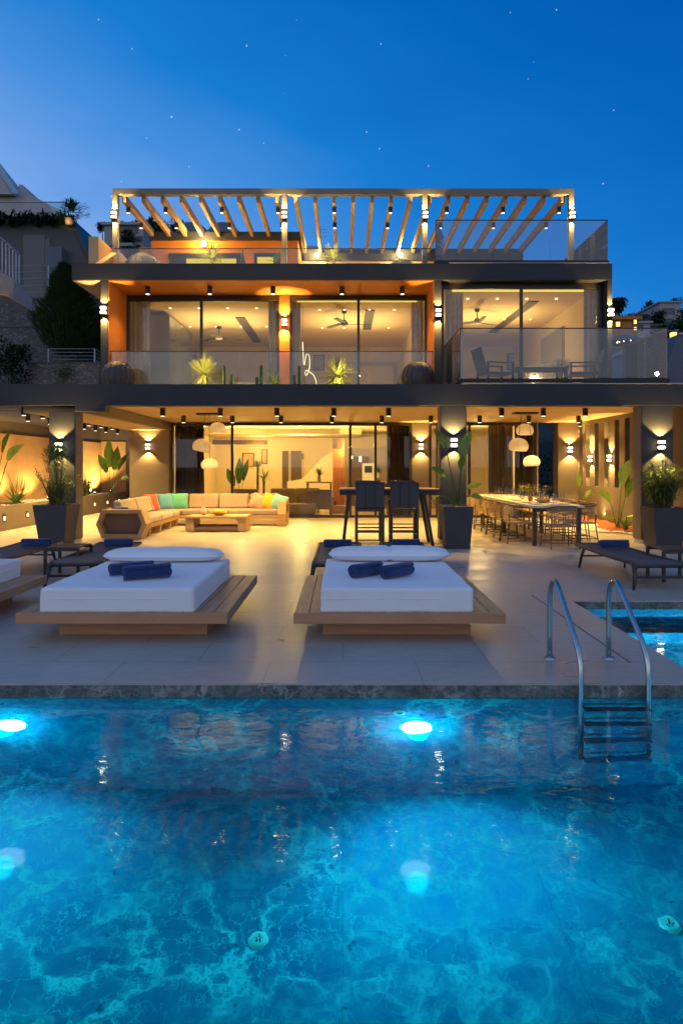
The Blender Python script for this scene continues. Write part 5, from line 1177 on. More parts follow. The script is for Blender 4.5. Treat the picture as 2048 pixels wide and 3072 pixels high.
def wispy(t, h0, nst, Ht, spread, seed, mat, dens=22, topball=0.0, lw=0.018, ll=0.14):
    rr = random.Random(seed); st = MB(); lf = MB()
    for i in range(nst):
        q = rr.random() * 6.28; e = rr.random() ** 0.6
        d = Vector((math.cos(q) * spread * e, math.sin(q) * spread * e, 1.0))
        L = Ht * rr.uniform(0.55, 1.0) * (1 - 0.25 * e)
        pts = arc_pts((rr.uniform(-0.12, 0.12), rr.uniform(-0.12, 0.12), h0), d, L, 0.35 + 0.9 * e * rr.random(), 8)
        st.tube(pts, [0.009 - 0.0008 * k for k in range(9)], 4)
        for k in range(dens):
            u = rr.uniform(0.22, 1.0); j = min(7, int(u * 8)); p = pts[j].lerp(pts[j + 1], u * 8 - j)
            q2 = rr.random() * 6.28
            lf.blade(p, (math.cos(q2), math.sin(q2), rr.uniform(-0.3, 0.9)), ll * rr.uniform(0.6, 1.3), lw, rr.uniform(0.2, 1.2), 3)
    if topball:
        for i in range(900):
            v = Vector((rr.gauss(0, 1), rr.gauss(0, 1), rr.gauss(0, 1))).normalized() * rr.random() ** 0.45
            p = Vector((v.x * topball, v.y * topball, h0 + Ht * 0.86 + v.z * topball * 1.05))
            lf.blade(p, (v.x + rr.uniform(-0.6, 0.6), v.y + rr.uniform(-0.6, 0.6), v.z * 0.5 + rr.uniform(0, 0.9)), ll * rr.uniform(0.5, 1.1), lw, 0.4, 2)
    st.build('stem', M['bark'], t, local=True); lf.build('foliage', M[mat], t, local=True)
t = thing('potted_plant', 'bushy wispy plant in a tall dark planter in front of the left column', 'potted plant', (PX(129, 12.9), 12.95, 0))
pot(t, 0.23, 0.335, 0.86); wispy(t, 0.8, 34, 1.12, 0.36, 3, 'leaflite', 30, 0.25, 0.020, 0.14)
t = thing('potted_plant', 'feathery bamboo like plant in a tall dark planter by the right column', 'potted plant', (PX(1524, 12.9), 12.95, 0))
pot(t, 0.25, 0.32, 0.80); wispy(t, 0.74, 64, 1.30, 0.50, 8, 'leaflite', 46, 0, 0.018, 0.16)
t = thing('potted_plant', 'bird of paradise plant with broad leaves in the tall dark middle planter', 'potted plant', (PX(1048, 12.9), 12.95, 0))
pot(t, 0.235, 0.29, 0.83)
def paddle(t, base, tip, L, w, droop, lean=0.25, mat='leaflite'):
    st, lf = MB(), MB()
    base, tip = Vector(base), Vector(tip); mid = (base + tip) / 2 + Vector((0, 0, 0.08)); d = (tip - mid).normalized()
    st.tube([base, base.lerp(mid, 0.6), mid, mid.lerp(tip, 0.6) + Vector((0, 0, 0.02)), tip], [0.016, 0.014, 0.011, 0.009, 0.007], 6)
    a = rnd.uniform(-0.7, 0.7); sd = Vector((math.cos(a), math.sin(a), 0.0)); sd = sd - d * sd.dot(d)
    if sd.length < 0.3: sd = None
    lf.blade(tip, d, L, w * 1.15, droop, 9, 0.35, 0.03, lean, 0.4, None if sd is None else sd.normalized())
    st.build('stem', M['leaf'], t, local=True, smooth=True); lf.build('leaf', M[mat], t, local=True, smooth=True)
for tip, L, w, dr in (((-0.22, -0.05, 1.98), 0.46, 0.19, 1.5), ((0.12, 0.0, 1.72), 0.55, 0.20, -0.1), ((-0.26, -0.1, 1.40), 0.36, 0.15, 1.3), ((0.22, -0.08, 1.18), 0.30, 0.14, 1.0), ((-0.30, -0.1, 1.02), 0.28, 0.11, 1.4), ((0.20, 0.1, 1.95), 0.42, 0.17, 0.8), ((0.06, -0.15, 1.55), 0.36, 0.15, 1.2), ((0.28, -0.1, 1.02), 0.24, 0.12, 0.9)):
    paddle(t, (rnd.uniform(-0.06, 0.06), rnd.uniform(-0.06, 0.06), 0.76), tip, L, w, dr)

def rosette(name, label, cat, loc, n, L, w, emin, emax, droop, mat, seed, group=None, trunk=0.0, stiff=0.0, light=0):
    t = thing(name, label, cat, loc, group); rr = random.Random(seed); lf = MB()
    for i in range(n):
        q = i * 2.399 + rr.uniform(-0.2, 0.2); e = R(rr.uniform(emin, emax)); k = rr.uniform(0.75, 1.1)
        lf.blade((0.02 * math.cos(q), 0.02 * math.sin(q), trunk), (math.cos(q) * math.cos(e), math.sin(q) * math.cos(e), math.sin(e)), L * k, w, droop * rr.uniform(0.5, 1.3), 5, 0.7, 0.02, 0.2, 0.3)
    lf.build('foliage', M[mat], t, local=True)
    a = MB(); a.cyl((0, 0, -0.01), (0, 0, trunk + 0.05), 0.05, 0.04, 10); a.build('trunk', M['bark'], t, local=True)
    if light: spot(t, (0.05, -0.6, trunk * 0.6), (0, 0.6, 0.22 + trunk * 0.3), light, 130, 0.7, (1.0, 0.72, 0.16), 0.04, 'uplight')
    return t
# ledge plants, first floor
YL = 14.9
rosette('yucca', 'brightly uplit spiky yucca on the ledge below the left bedroom', 'plant', (PX(469, YL), YL, 3.301), 150, 0.52, 0.030, -45, 88, 0.15, 'leafpale', 1, 'spiky plants on the ledges', 0.42, light=120)
rosette('yucca', 'loose spiky yucca on the ledge below the middle bedroom', 'plant', (PX(775, YL), YL, 3.301), 150, 0.56, 0.030, -45, 82, 0.35, 'leafpale', 2, 'spiky plants on the ledges', 0.38, light=130)
rosette('palm_seedling', 'small palm like plant on the ledge between the two bedrooms', 'plant', (PX(628, YL), YL, 3.301), 34, 0.52, 0.03, 10, 75, 0.9, 'leaflite', 3, 'spiky plants on the ledges', 0.14, light=25)
rosette('grass_tuft', 'low grass tuft beside the left wicker ball on the ledge', 'plant', (PX(430, YL) - 0.0, YL, 3.301), 30, 0.22, 0.014, 20, 80, 0.8, 'leaf', 4)
rosette('grass_tuft', 'low grass tuft at the foot of the left bedroom curtain', 'plant', (PX(335, YL), YL, 3.301), 40, 0.24, 0.014, 15, 80, 0.9, 'leafgrey', 5)
def cactus(label, x, y, z, hs):
    t = thing('cactus', label, 'cactus', (x, y, z), 'slim dark cacti on the first floor ledge')
    for k, (dx, h) in enumerate(hs):
        a = MB(); n = 12; prof = [(0.03, 0), (0.038, h * 0.5), (0.034, h * 0.9), (0.03, h * 0.98), (0.002, h)]
        a.lathe(prof, (dx, 0, 0), n); a.build('stem', M['leafdark'], t, local=True, smooth=True)
cactus('slim dark cactus right of the bright yucca', PX(514, YL), YL, 3.301, [(0, 0.62), (0.16, 0.42)]); cactus('slim dark cactus left of the small palm', PX(600, YL), YL, 3.301, [(0, 0.62), (-0.1, 0.35)]); cactus('slim dark cactus inside the left edge of the middle bedroom window', PX(687, YL), YL, 3.301, [(0, 0.6), (-0.12, 0.4)])
# roof plants
YT = 17.9
rosette('yucca', 'uplit spiky plant on the left of the roof terrace', 'plant', (PX(487, YT), YT, 6.491), 110, 0.55, 0.026, -15, 85, 0.4, 'leafpale', 6, 'spiky plants on the roof', 0.80, light=160)
rosette('yucca', 'uplit spiky plant on the middle of the roof terrace', 'plant', (PX(765, YT), YT, 6.491), 110, 0.52, 0.026, -15, 85, 0.4, 'leafpale', 7, 'spiky plants on the roof', 0.80, light=160)
rosette('palm_seedling', 'small green plant right of the left roof yucca', 'plant', (PX(635, YT), YT, 6.491), 30, 0.36, 0.024, 20, 80, 0.7, 'leaf', 8, None, 0.70, light=20)
t = thing('parasol', 'closed dark parasol on the roof terrace', 'parasol', (PX(558, 18.4), 18.4, 6.491)); a = MB(); a.lathe([(0.02, 0.3), (0.09, 0.4), (0.07, 0.9), (0.015, 1.15)], n=10); a.build('canopy', M['black'], t, local=True); a = MB(); a.cyl((0, 0, 0), (0, 0, 1.2), 0.02); a.build('pole', M['black'], t, local=True)

# ================================================================== garden strip on the left
t = thing('raised_bed', 'long rendered raised bed with small step lights along the left garden', 'raised bed', (-8.6, 20, 0))
a = MB(); a.box(-8.55, -8.4, 13.6, 26.2, 0, 0.62); a.build('front_wall', M['taupe'], t, bevel=0.006); a = MB(); a.box(-9.75, -8.551, 13.6, 26.2, 0, 0.56); a.build('soil', M['soil'], t)
a = MB()
rr = random.Random(5)
for i in range(1500):
    x, y = rr.uniform(-9.7, -8.6), rr.uniform(13.7, 26.1); s = rr.uniform(0.025, 0.06)
    if noise.noise(Vector((x * 0.9, y * 0.7, 0))) < -0.05: continue
    a.lathe([(0.002, -s * 0.5), (s, -s * 0.1), (s * 0.8, s * 0.35), (0.002, s * 0.5)], (x, y, 0.565 + s * 0.2), 6)
struct(a.build('pebble_cover', M['pebble'], t, smooth=True), 'stuff')
for i, y in enumerate((15.0, 16.2, 17.4, 18.6, 19.8, 21.0, 22.1, 23.3, 24.5, 25.7)):
    a = MB(); a.box(-8.399, -8.385, y - 0.06, y + 0.06, 0.24, 0.42); f = a.build('step_light', M['black'], t); a = MB(); a.box(-8.384, -8.378, y - 0.035, y + 0.045, 0.27, 0.36); a.build('lens', M['lenssoft'], f)
    spot(t, (-8.35 + 8.6, y - 20, 0.30), (1, 0, -0.7), 12, 120, 0.6, name='step_lamp')
t = thing('garden_wall', 'warm lit ochre wall with a grey upper part behind the left raised bed', 'wall', (-9.9, 20, 0))
a = MB(); a.box(-9.95, -9.75, 13.4, 26.4, 0, 2.55); a.build('lower_wall', M['ochre'], t); a = MB(); a.box(-9.99, -9.79, 13.4, 26.4, 2.551, 3.6); a.build('upper_wall', M['taupe'], t)
t = thing('garden_wall', 'brown rear wall closing the left side garden', 'wall', (-8, 26.5, 0)); a = MB(); a.box(-9.95, -6.0, 26.4, 26.6, 0, 3.4); a.build('panel', M['taupe'], t); a = MB(); a.box(-9.74, -8.75, 26.37, 26.399, 0.5, 2.6); a.build('ochre_panel', M['ochre'], t)
t = thing('garden_wall', 'side wall of the house along the left garden', 'wall', (-5.6, 24, 0)); a = MB(); a.box(-5.75, -5.55, 20.85, 26.39, 0, 2.98); a.build('panel', M['taupe'], t)
for i, (y, W) in enumerate(((15.2, 130), (16.8, 190), (18.4, 170), (20.2, 150), (22.3, 220), (24.0, 160), (25.6, 300))):
    t = thing('garden_uplight', ORD[i] + ' small uplight from the front in the left raised bed', 'uplight', (-9.1, y, 0.56), 'uplights in the left raised bed')
    a = MB(); a.cyl((0, 0, 0), (0, 0, 0.09), 0.04); a.build('body', M['black'], t, local=True); a = MB(); a.cyl((0, 0, 0.091), (0, 0, 0.095), 0.03); a.build('lens', M['lens'], t, local=True)
    spot(t, (-0.05, 0, 0.12), (-0.5, 0, 1), W, 125, 0.6, (1.0, 0.64, 0.19), 0.03)
zb_ = 0.57
rosette('fern', 'broad fern nearest in the left raised bed', 'plant', (-8.9, 16.1, zb_), 26, 0.5, 0.06, 15, 75, 1.2, 'leaflite', 21, 'plants in the left raised bed')
rosette('cycad', 'spreading cycad in the middle of the left raised bed', 'plant', (-8.95, 17.9, zb_), 26, 0.68, 0.05, 20, 80, 0.7, 'leaf', 22, 'plants in the left raised bed', light=8)
rosette('cycad', 'dark spreading cycad seen left of the brown sofa wall', 'plant', (-8.9, 22.4, zb_), 30, 0.70, 0.06, 15, 80, 0.7, 'leaf', 23, 'plants in the left raised bed', light=8)
for i, (x, y, s, m) in enumerate(((-9.2, 16.6, 0.62, 'leafred'), (-9.2, 18.6, 0.8, 'leafred'), (-9.3, 23.2, 0.8, 'leafred'), (-9.3, 24.0, 0.6, 'leaf'))):
    rosette('snake_plant', ORD[i] + ' upright snake plant from the front in the left raised bed', 'plant', (x, y, zb_), 14, s, 0.05, 70, 88, 0.05, m, 30 + i, 'plants in the left raised bed')
def banana(label, loc, s, spec, mat='leaflite'):
    t = thing('banana_plant', label, 'plant', loc, 'banana plants')
    for tip, L, w, dr in spec: paddle(t, (rnd.uniform(-0.05, 0.05), rnd.uniform(-0.05, 0.05), 0), tuple(s * c for c in tip), L * s, w * s, dr, 0.2, mat)
    spot(t, (0.35, -0.7, 0.08), (-0.35, 0.7, 1.1), 55, 110, 0.6, (1.0, 0.74, 0.22), 0.04, 'uplight')  # added front fill for the leaves, without any fixture
    return t
banana('tall banana plant in the left garden between column and sofa wall', (-8.65, 24.4, zb_), 1.0, [((-0.05, 0, 1.0), 1.1, 0.36, 0.1), ((0.12, 0, 0.9), 0.9, 0.34, 0.35), ((0.25, 0.1, 0.9), 0.8, 0.26, 0.9), ((-0.2, 0.1, 0.8), 0.8, 0.3, 0.5), ((0.4, 0, 0.55), 0.4, 0.16, 1.5)])
banana('banana plant leaning in at the left edge of the picture', (-9.0, 16.9, zb_), 1.0, [((0.02, -0.3, 1.25), 0.75, 0.2, 1.6), ((0.35, 0.0, 1.2), 0.65, 0.2, 1.5), ((-0.4, -0.2, 1.1), 0.7, 0.2, 1.5), ((0.1, 0.2, 1.4), 0.7, 0.2, 1.2)])
# ================================================================== garden strip on the right
t = thing('planting_bed', 'bed of red bark and white pebbles along the right slotted wall', 'planting bed', (7.0, 17, 0))
a = MB(); n = 26
for i in range(n + 1):
    y = 14.2 + 6.1 * i / n; xe = 6.55 + 0.25 * math.sin(i * 0.5) + (0.25 if i < 6 else 0)
    for u in (0, 0.35, 0.7, 1.0): x = xe + (7.345 - xe) * u; a.v.append((x, y, 0.004 + 0.14 * math.sin(min(1, u * 1.3) * 1.57) * (0.6 + 0.6 * noise.noise(Vector((x * 2, y * 2, 4)))))) 
for i in range(n):
    for k in range(3): o = i * 4 + k; a.f.append((o, o + 1, o + 5, o + 4))
struct(a.build('bark_mulch', M['mulch'], t, smooth=True), 'stuff')
a = MB(); rr = random.Random(9)
for i in range(900):
    y = rr.uniform(14.2, 20.2); k = (y - 14.2) / 6.1 * n; xe = 6.55 + 0.25 * math.sin(k * 0.5) + (0.25 if k < 6 else 0); x = xe + rr.uniform(-0.28, 0.12); s = rr.uniform(0.022, 0.05)
    a.lathe([(0.002, -s * 0.5), (s, -s * 0.1), (s * 0.8, s * 0.35), (0.002, s * 0.5)], (x, y, 0.02 + s * 0.3), 6)
struct(a.build('pebble_edging', M['pebble'], t, smooth=True), 'stuff')
banana('banana plant with yellow green leaves beside the right column', (6.85, 16.3, 0.1), 1.0, [((0.02, -0.2, 1.05), 0.75, 0.24, 1.5), ((0.2, 0.0, 0.75), 0.7, 0.22, 1.2), ((-0.25, -0.1, 0.65), 0.55, 0.18, 1.5), ((0.1, -0.15, 0.25), 0.5, 0.2, 0.3), ((-0.1, 0, 0.2), 0.45, 0.2, 0.4)])
banana('thin banana plant with one yellow leaf before the slotted wall', (6.95, 19.0, 0.1), 1.0, [((-0.12, -0.1, 0.95), 0.45, 0.16, 0.9), ((0.1, 0.0, 0.6), 0.3, 0.12, 1.0)])
rosette('dracaena', 'low green plant in the red bark by the right column', 'plant', (6.75, 15.6, 0.1), 22, 0.4, 0.05, 25, 80, 0.8, 'leaf', 41)
for y in (15.9, 18.2): spot(villa, (6.9, y - VY, 0.18), (0.25, 0, 1), 35, 120, 0.6, (1.0, 0.6, 0.16), 0.04, 'uplight')
t = thing('hedge', 'dark hedge outside the slotted right garden wall', 'hedge', (8.6, 18, 0)); a = MB(); rr = random.Random(14)
for i in range(5200): a.blade((rr.uniform(8.2, 8.7), rr.uniform(13.6, 21.5), rr.uniform(0, 2.9)), (rr.uniform(-1, 1), rr.uniform(-1, 1), rr.uniform(-0.4, 1)), 0.17, 0.10, 0.3, 2)
a.box(8.45, 8.6, 13.6, 21.5, 0, 2.7)
a.build('foliage', M['leafdark'], t)
t = thing('hedge', 'dark hedge in the night gap beyond the dining terrace', 'hedge', (6.4, 23, 0)); a = MB(); rr = random.Random(4)
for i in range(2600): a.blade((rr.uniform(6.9, 9.5), rr.uniform(24, 25), rr.uniform(0, 2.1)), (rr.uniform(-1, 1), rr.uniform(-1, 1), rr.uniform(-0.4, 1)), 0.14, 0.08, 0.3, 2)
a.build('foliage', M['leafdark'], t)
# plants inside the living room
rosette('house_plant', 'tall dracaena inside left of the stairs, taller of two', 'plant', (PX(592, 23.5), 23.5, 0.01), 40, 0.5, 0.035, 0, 80, 0.8, 'leaf', 51, 'house plants in the living room', 1.55); rosette('house_plant', 'dracaena inside left of the stairs, shorter of two', 'plant', (PX(606, 23.1), 23.1, 0.01), 40, 0.45, 0.035, 0, 80, 0.8, 'leaf', 52, 'house plants in the living room', 1.15)
banana('broad leaved house plant inside the open lounge door', (PX(549, 22.6), 22.6, 0.01), 1.0, [((0.0, 0, 1.0), 0.9, 0.28, 0.2), ((0.15, 0, 1.1), 0.8, 0.26, 0.4), ((-0.2, 0.1, 0.9), 0.7, 0.26, 0.6)], 'leaf')
# ================================================================== hillside, neighbours and distant houses
def gz(x, y):
    if y < 28.4: return -2.2
    sl = 0.262 - 0.085 * max(-1.0, min(1.0, x / (0.45 * y)))
    if x > 0: sl -= 0.022 * min(1, x / (0.3 * y))
    zr = 1.62 + 150 * sl
    f = (min(y, 150) - 28.4) / 121.6
    z = 2.0 + (zr - 2.0) * f ** 1.12 + 1.4 * noise.noise(Vector((x * 0.03, y * 0.03, 2))) * min(1, f * 3)
    if y > 150: z -= (y - 150) * 0.06
    if y < 34: z = -2.2 + (z + 2.2) * (y - 28.4) / 5.6
    return z
a = MB(); xs = [-1500, -700, -400, -250] + [-180 + 6 * i for i in range(61)] + [250, 400, 700, 1500]; ys = [-1500, -400, -100, 0, 14, 28.4, 31, 34] + [38 + 5 * i for i in range(28)] + [190, 260, 400, 800, 2000]
for y in ys:
    for x in xs: a.v.append((x, y, gz(x, y)))
nx = len(xs)
for j in range(len(ys) - 1):
    for i in range(nx - 1):
        if ys[j + 1] <= 28.4 and False: continue
        o = j * nx + i; a.f.append((o, o + 1, o + nx + 1, o + nx))
struct(a.build('hillside', M['hill'], smooth=True))

def house(label, px0, px1, py0, py1, Y, dep=8.0, wall='farwall', wins=(), lit=(), roof=0.25, base=6.0, group='houses on the hillside'):
    x0, x1, z0, z1 = PX(px0, Y), PX(px1, Y), PZ(py1, Y), PZ(py0, Y)
    t = thing('hillside_house', label, 'house', ((x0 + x1) / 2, Y, z0), group)
    a = MB(); a.box(x0, x1, Y, Y + dep, z0 - base, z1 - roof); a.build('wall', M[wall], t)
    a = MB(); a.box(x0 - roof, x1 + roof, Y - roof, Y + dep + roof, z1 - roof + 0.002, z1); a.build('roof', M[wall], t)
    for q, m in [(w, 'farglass') for w in wins] + [(w, 'litwin') for w in lit]:
        wx0, wx1, wz0, wz1 = PX(q[0], Y), PX(q[1], Y), PZ(q[3], Y), PZ(q[2], Y)
        k = 0.05 * (wz1 - wz0) + 0.03
        a = MB(); a.ring([(wx0, wz0), (wx1, wz0), (wx1, wz1), (wx0, wz1)], [(wx0 + k, wz0 + k), (wx1 - k, wz0 + k), (wx1 - k, wz1 - k), (wx0 + k, wz1 - k)], Y - 0.06, Y - 0.002); w = a.build('window', M['fargrey'], t)
        a = MB(); a.box(wx0 + k, wx1 - k, Y - 0.03, Y - 0.004, wz0 + k, wz1 - k); a.build('pane', M[m], w)
    return t
# left, beyond the pergola
house('white two storey house on the hill left of the pergola post', 240, 330, 512, 560, 62, 9, 'farwall', [(266, 317, 520, 536), (268, 296, 541, 565), (304, 328, 543, 556)])
house('white lower house wall on the hill behind the left roof parapet', 205, 300, 560, 612, 52, 6, 'farwall', [(212, 222, 572, 596)], base=4)
house('pale house with balcony on the hill behind the left pergola post', 325, 420, 540, 600, 70, 9, 'farwall', [(345, 380, 548, 560), (344, 372, 568, 590)])
house('small white villa on the hill behind the pergola rafters', 275, 322, 536, 552, 95, 9, 'farwall', [(284, 296, 540, 546)])
# right
house('small white house on the right hill below the tallest house', 1530, 1556, 758, 776, 74, 6, 'farwall', [(1534, 1542, 763, 770)], [(1546, 1550, 764, 769)], 0.2, 4)
house('small grey house between the trees on the right hill', 1470, 1492, 722, 738, 104, 7, 'fargrey', [(1474, 1482, 727, 733)], [], 0.25, 5)
house('white three storey house high on the right hill', 1514, 1562, 692, 755, 100, 10, 'farwall', [(1520, 1548, 708, 722), (1524, 1546, 732, 750)], base=10)
house('pale house at the right edge high on the hill', 1555, 1600, 712, 742, 115, 10, 'farwall', [(1563, 1580, 718, 728)], base=8)
house('white box house in the middle of the right hill', 1444, 1492, 738, 772, 80, 8, 'farwall', [(1450, 1476, 746, 760)], base=5)
house('flat grey house right of the white box house on the hill', 1494, 1530, 745, 778, 85, 8, 'fargrey', [(1498, 1506, 756, 770)], base=5)
house('pale long house low on the right hill beside the villa', 1405, 1452, 742, 765, 88, 8, 'fargrey', [(1412, 1440, 750, 758)], base=5)
o = house('orange walled house with glowing lamps seen beside the villa', 1380, 1462, 727, 785, 46, 6, 'farorange', [], [(1411, 1424, 738, 752), (1452, 1462, 732, 746), (1452, 1462, 750, 760)], base=6)
t = thing('market_umbrella', 'pale parasol with fairy lights below the orange house', 'parasol', (PX(1432, 42), 42, PZ(800, 42)))
a = MB(); a.lathe([(PX(1480, 42) - PX(1432, 42), 0.0), (0.6, 0.42), (0.05, 0.55)], (0, 0, 0.35), 8); a.build('canopy', M['fargrey'], t, local=True); a = MB(); a.cyl((0, 0, -2), (0, 0, 0.9), 0.04); a.build('pole', M['greymetal'], t, local=True)
for i in range(9):
    a = MB(); q = rnd.uniform(-1.1, 1.1); a.lathe([(0.001, -0.03), (0.03, 0), (0.001, 0.03)], (q, -0.6, 0.25 + 0.12 * math.cos(q * 2) + rnd.uniform(-0.04, 0.04)), 6); a.build('fairy_light', M['lens'], t, local=True)
t = house('white modern neighbour house behind the right balcony glass', 1446, 1534, 800, 900, 34, 9, 'white', [(1452, 1462, 830, 870)], [], 0.2, 8, None)
a = MB(); Y = 33.9
a.prism([(PX(1440, Y), PZ(838, Y)), (PX(1534, Y), PZ(790, Y)), (PX(1534, Y), PZ(800, Y)), (PX(1440, Y), PZ(846, Y))], Y - 0.6, Y - 0.01); a.build('canopy_roof', M['white'], t)
for q in ((1497, 1510, 850, 854), (1521, 1527, 850, 855)):
    a = MB(); a.box(PX(q[0], Y), PX(q[1], Y), Y + 0.02, Y + 0.08, PZ(q[3], Y), PZ(q[2], Y)); a.build('wall_light', M['litwin'], t)
house('low blue grey house wall between villa and white neighbour', 1400, 1446, 800, 900, 38, 6, 'fargrey', [(1410, 1436, 816, 860)], base=8)
t = thing('neighbour_roof', 'dark blue grey sloping roof wall at the right picture edge', 'house', (PX(1550, 24), 24, 0)); Y = 24
a = MB(); a.prism([(PX(1524, Y), -2), (PX(1526, Y), PZ(882, Y)), (PX(1535, Y), PZ(825, Y)), (PX(1556, Y), PZ(768, Y)), (PX(1640, Y), PZ(762, Y)), (PX(1640, Y), -2)], Y, Y + 8); a.build('wall', M['asphaltroof'], t)
a = MB(); a.bar((PX(1556, Y), Y - 0.02, PZ(767, Y)), (PX(1640, Y), Y - 0.02, PZ(761, Y)), 0.08); a.build('coping', M['greymetal'], t)
t = thing('lantern', 'glowing square lantern beside the dark roof at the right edge', 'lantern', (PX(1545, 30), 30, PZ(785, 30))); a = MB(); a.box(-0.11, 0.11, -0.1, 0.1, 0.0, 0.42); a.build('lamp_glass', M['litwin'], t, local=True); a = MB(); a.box(-0.14, 0.14, -0.13, 0.13, 0.421, 0.48); a.box(-0.14, 0.14, -0.13, 0.13, -0.08, -0.001); a.build('cap', M['black'], t, local=True); a = MB(); a.cyl((0, 0, -4), (0, 0, -0.081), 0.05); a.build('post', M['black'], t, local=True)

# ---- stone terraces and the neighbour on the left
t = thing('retaining_wall', 'tall grey rubble stone retaining wall left of the villa', 'wall', (-13, 30, 0)); Y = 30
a = MB(); a.box(-22, PX(236, Y), Y, Y + 0.8, -2, PZ(752, Y)); a.build('lower_tier', M['stone'], t); a = MB(); a.box(-22, PX(230, Y), Y + 0.25, Y + 1.0, PZ(752, Y), PZ(684, Y)); a.build('upper_tier', M['stone'], t); a = MB(); a.box(-22, PX(234, Y), Y - 0.04, Y + 0.249, PZ(752, Y) + 0.002, PZ(748, Y)); a.build('coping', M['fargrey'], t); a = MB(); a.box(-22, PX(232, Y), Y + 0.2, Y + 1.0, PZ(684, Y) + 0.002, PZ(680, Y)); a.build('coping', M['fargrey'], t)
t = thing('stone_wall', 'low warm rubble stone wall with metal railing beside the first floor', 'wall', (-11, 27.5, 0)); Y = 27.5
a = MB(); a.box(PX(66, Y), PX(228, Y), Y, Y + 0.5, -2, PZ(834, Y)); a.build('masonry', M['stonewarm'], t); a = MB(); a.box(PX(64, Y), PX(230, Y), Y - 0.03, Y + 0.53, PZ(834, Y) + 0.001, PZ(832, Y)); a.build('coping', M['fargrey'], t)
def railing(label, pts, h, nb, posts=True, rad=0.018, up=0):
    t = thing('metal_railing', label, 'railing', pts[0])
    for k in range(nb):
        a = MB(); z = h * (1 - k / nb); a.tube([(p[0], p[1], p[2] + z) for p in pts], rad, 6); a.build('rail', M['greymetal'], t, smooth=True)
    for p in (pts if posts else []):
        a = MB(); a.bar(p, (p[0], p[1], p[2] + h), 0.05); a.build('post', M['greymetal'], t)
    if up:
        for i in range(up):
            u = (i + 0.5) / up; p = Vector(pts[0]).lerp(Vector(pts[-1]), u); a = MB(); a.bar(p, p + Vector((0, 0, h)), 0.02); a.build('baluster', M['greymetal'], t)
    return t
railing('grey metal railing on the low stone wall beside the first floor', [(PX(112, 27.7), 27.7, PZ(832, 27.5)), (PX(218, 27.7), 27.7, PZ(832, 27.5)), (PX(236, 29.0), 29.0, PZ(832, 27.5))], 0.6, 4)
railing('dark railing on top of the tall stone wall', [(PX(30, 30.5), 30.5, PZ(682, 30)), (PX(112, 30.5), 30.5, PZ(682, 30)), (PX(128, 31.5), 31.5, PZ(682, 30)), (PX(140, 33), 33.0, PZ(682, 30))], 1.6, 5)
t = thing('neighbour_house', 'dark grey house with flat planted roof above the stone wall on the left', 'house', (-15, 36, 9)); Y = 36
a = MB(); a.prism([(PX(-60, Y), PZ(700, Y)), (PX(200, Y), PZ(700, Y)), (PX(206, Y), PZ(602, Y)), (PX(163, Y), PZ(512, Y)), (PX(-60, Y), PZ(508, Y))], Y, Y + 5); a.build('wall', M['fargrey'], t)
a = MB(); a.prism([(PX(163, Y), PZ(512, Y)), (PX(170, Y), PZ(508, Y)), (PX(213, Y), PZ(604, Y)), (PX(206, Y), PZ(604, Y))], Y - 0.1, Y + 5.1); a.build('sloping_coping', M['black'], t)
a = MB(); a.box(PX(-60, Y), PX(168, Y), Y - 0.3, Y + 5.2, PZ(511, Y), PZ(503, Y)); a.build('roof_edge', M['black'], t)
a = MB(); a.box(PX(105, Y), PX(116, Y), Y - 0.05, Y - 0.001, PZ(700, Y), PZ(550, Y)); a.box(PX(55, Y), PX(104, Y), Y - 0.04, Y - 0.001, PZ(690, Y), PZ(540, Y)); a.build('doorway', M['farglass'], t)
a = MB(); a.box(PX(118, Y), PX(153, Y), Y - 0.6, Y - 0.051, PZ(700, Y), PZ(575, Y)); a.build('bay_wall', M['asphaltroof'], t)
a = MB(); rr = random.Random(12)
for i in range(1800):
    px = rr.uniform(-20, 168); a.blade((PX(px, Y), Y - 0.3 + rr.uniform(-0.3, 0.8), PZ(504, Y) + rr.uniform(-0.25, 0.15) + 0.25 * noise.noise(Vector((px * 0.05, 0, 0)))), (rr.uniform(-1, 1), rr.uniform(-1, 0.4), rr.uniform(-0.8, 1)), 0.28, 0.10, 0.6, 2)
p_ = thing('roof_hedge', 'dark trailing plants along the flat roof edge on the left', 'hedge', (PX(80, Y), Y, PZ(505, Y))); a.build('foliage', M['leafdark'], p_)
t = thing('neighbour_house', 'pale gabled house with cyan glass at the upper left edge', 'house', (-16, 41, 12)); Y = 41
a = MB(); a.prism([(PX(-80, Y), PZ(520, Y)), (PX(148, Y), PZ(520, Y)), (PX(138, Y), PZ(482, Y)), (PX(68, Y), PZ(446, Y)), (PX(52, Y), PZ(424, Y)), (PX(44, Y), PZ(424, Y)), (PX(44, Y), PZ(452, Y)), (PX(-80, Y), PZ(452, Y))], Y, Y + 6); a.build('wall', M['white'], t)
a = MB(); a.prism([(PX(-60, Y), PZ(452, Y)), (PX(38, Y), PZ(452, Y)), (PX(0, Y), PZ(396, Y)), (PX(-60, Y), PZ(320, Y))], Y - 0.4, Y + 3); a.build('upper_wall', M['white'], t)
a = MB(); a.prism([(PX(40, Y), PZ(452, Y)), (PX(52, Y), PZ(452, Y)), (PX(0, Y), PZ(368, Y)), (PX(-60, Y), PZ(290, Y)), (PX(-60, Y), PZ(318, Y)), (PX(0, Y), PZ(394, Y))], Y - 0.5, Y - 0.41); a.build('roof_glass', M['cyan_glass'], t)
a = MB(); a.box(PX(86, Y), PX(110, Y), Y - 0.03, Y - 0.001, PZ(500, Y), PZ(488, Y)); a.build('window', M['farglass'], t)
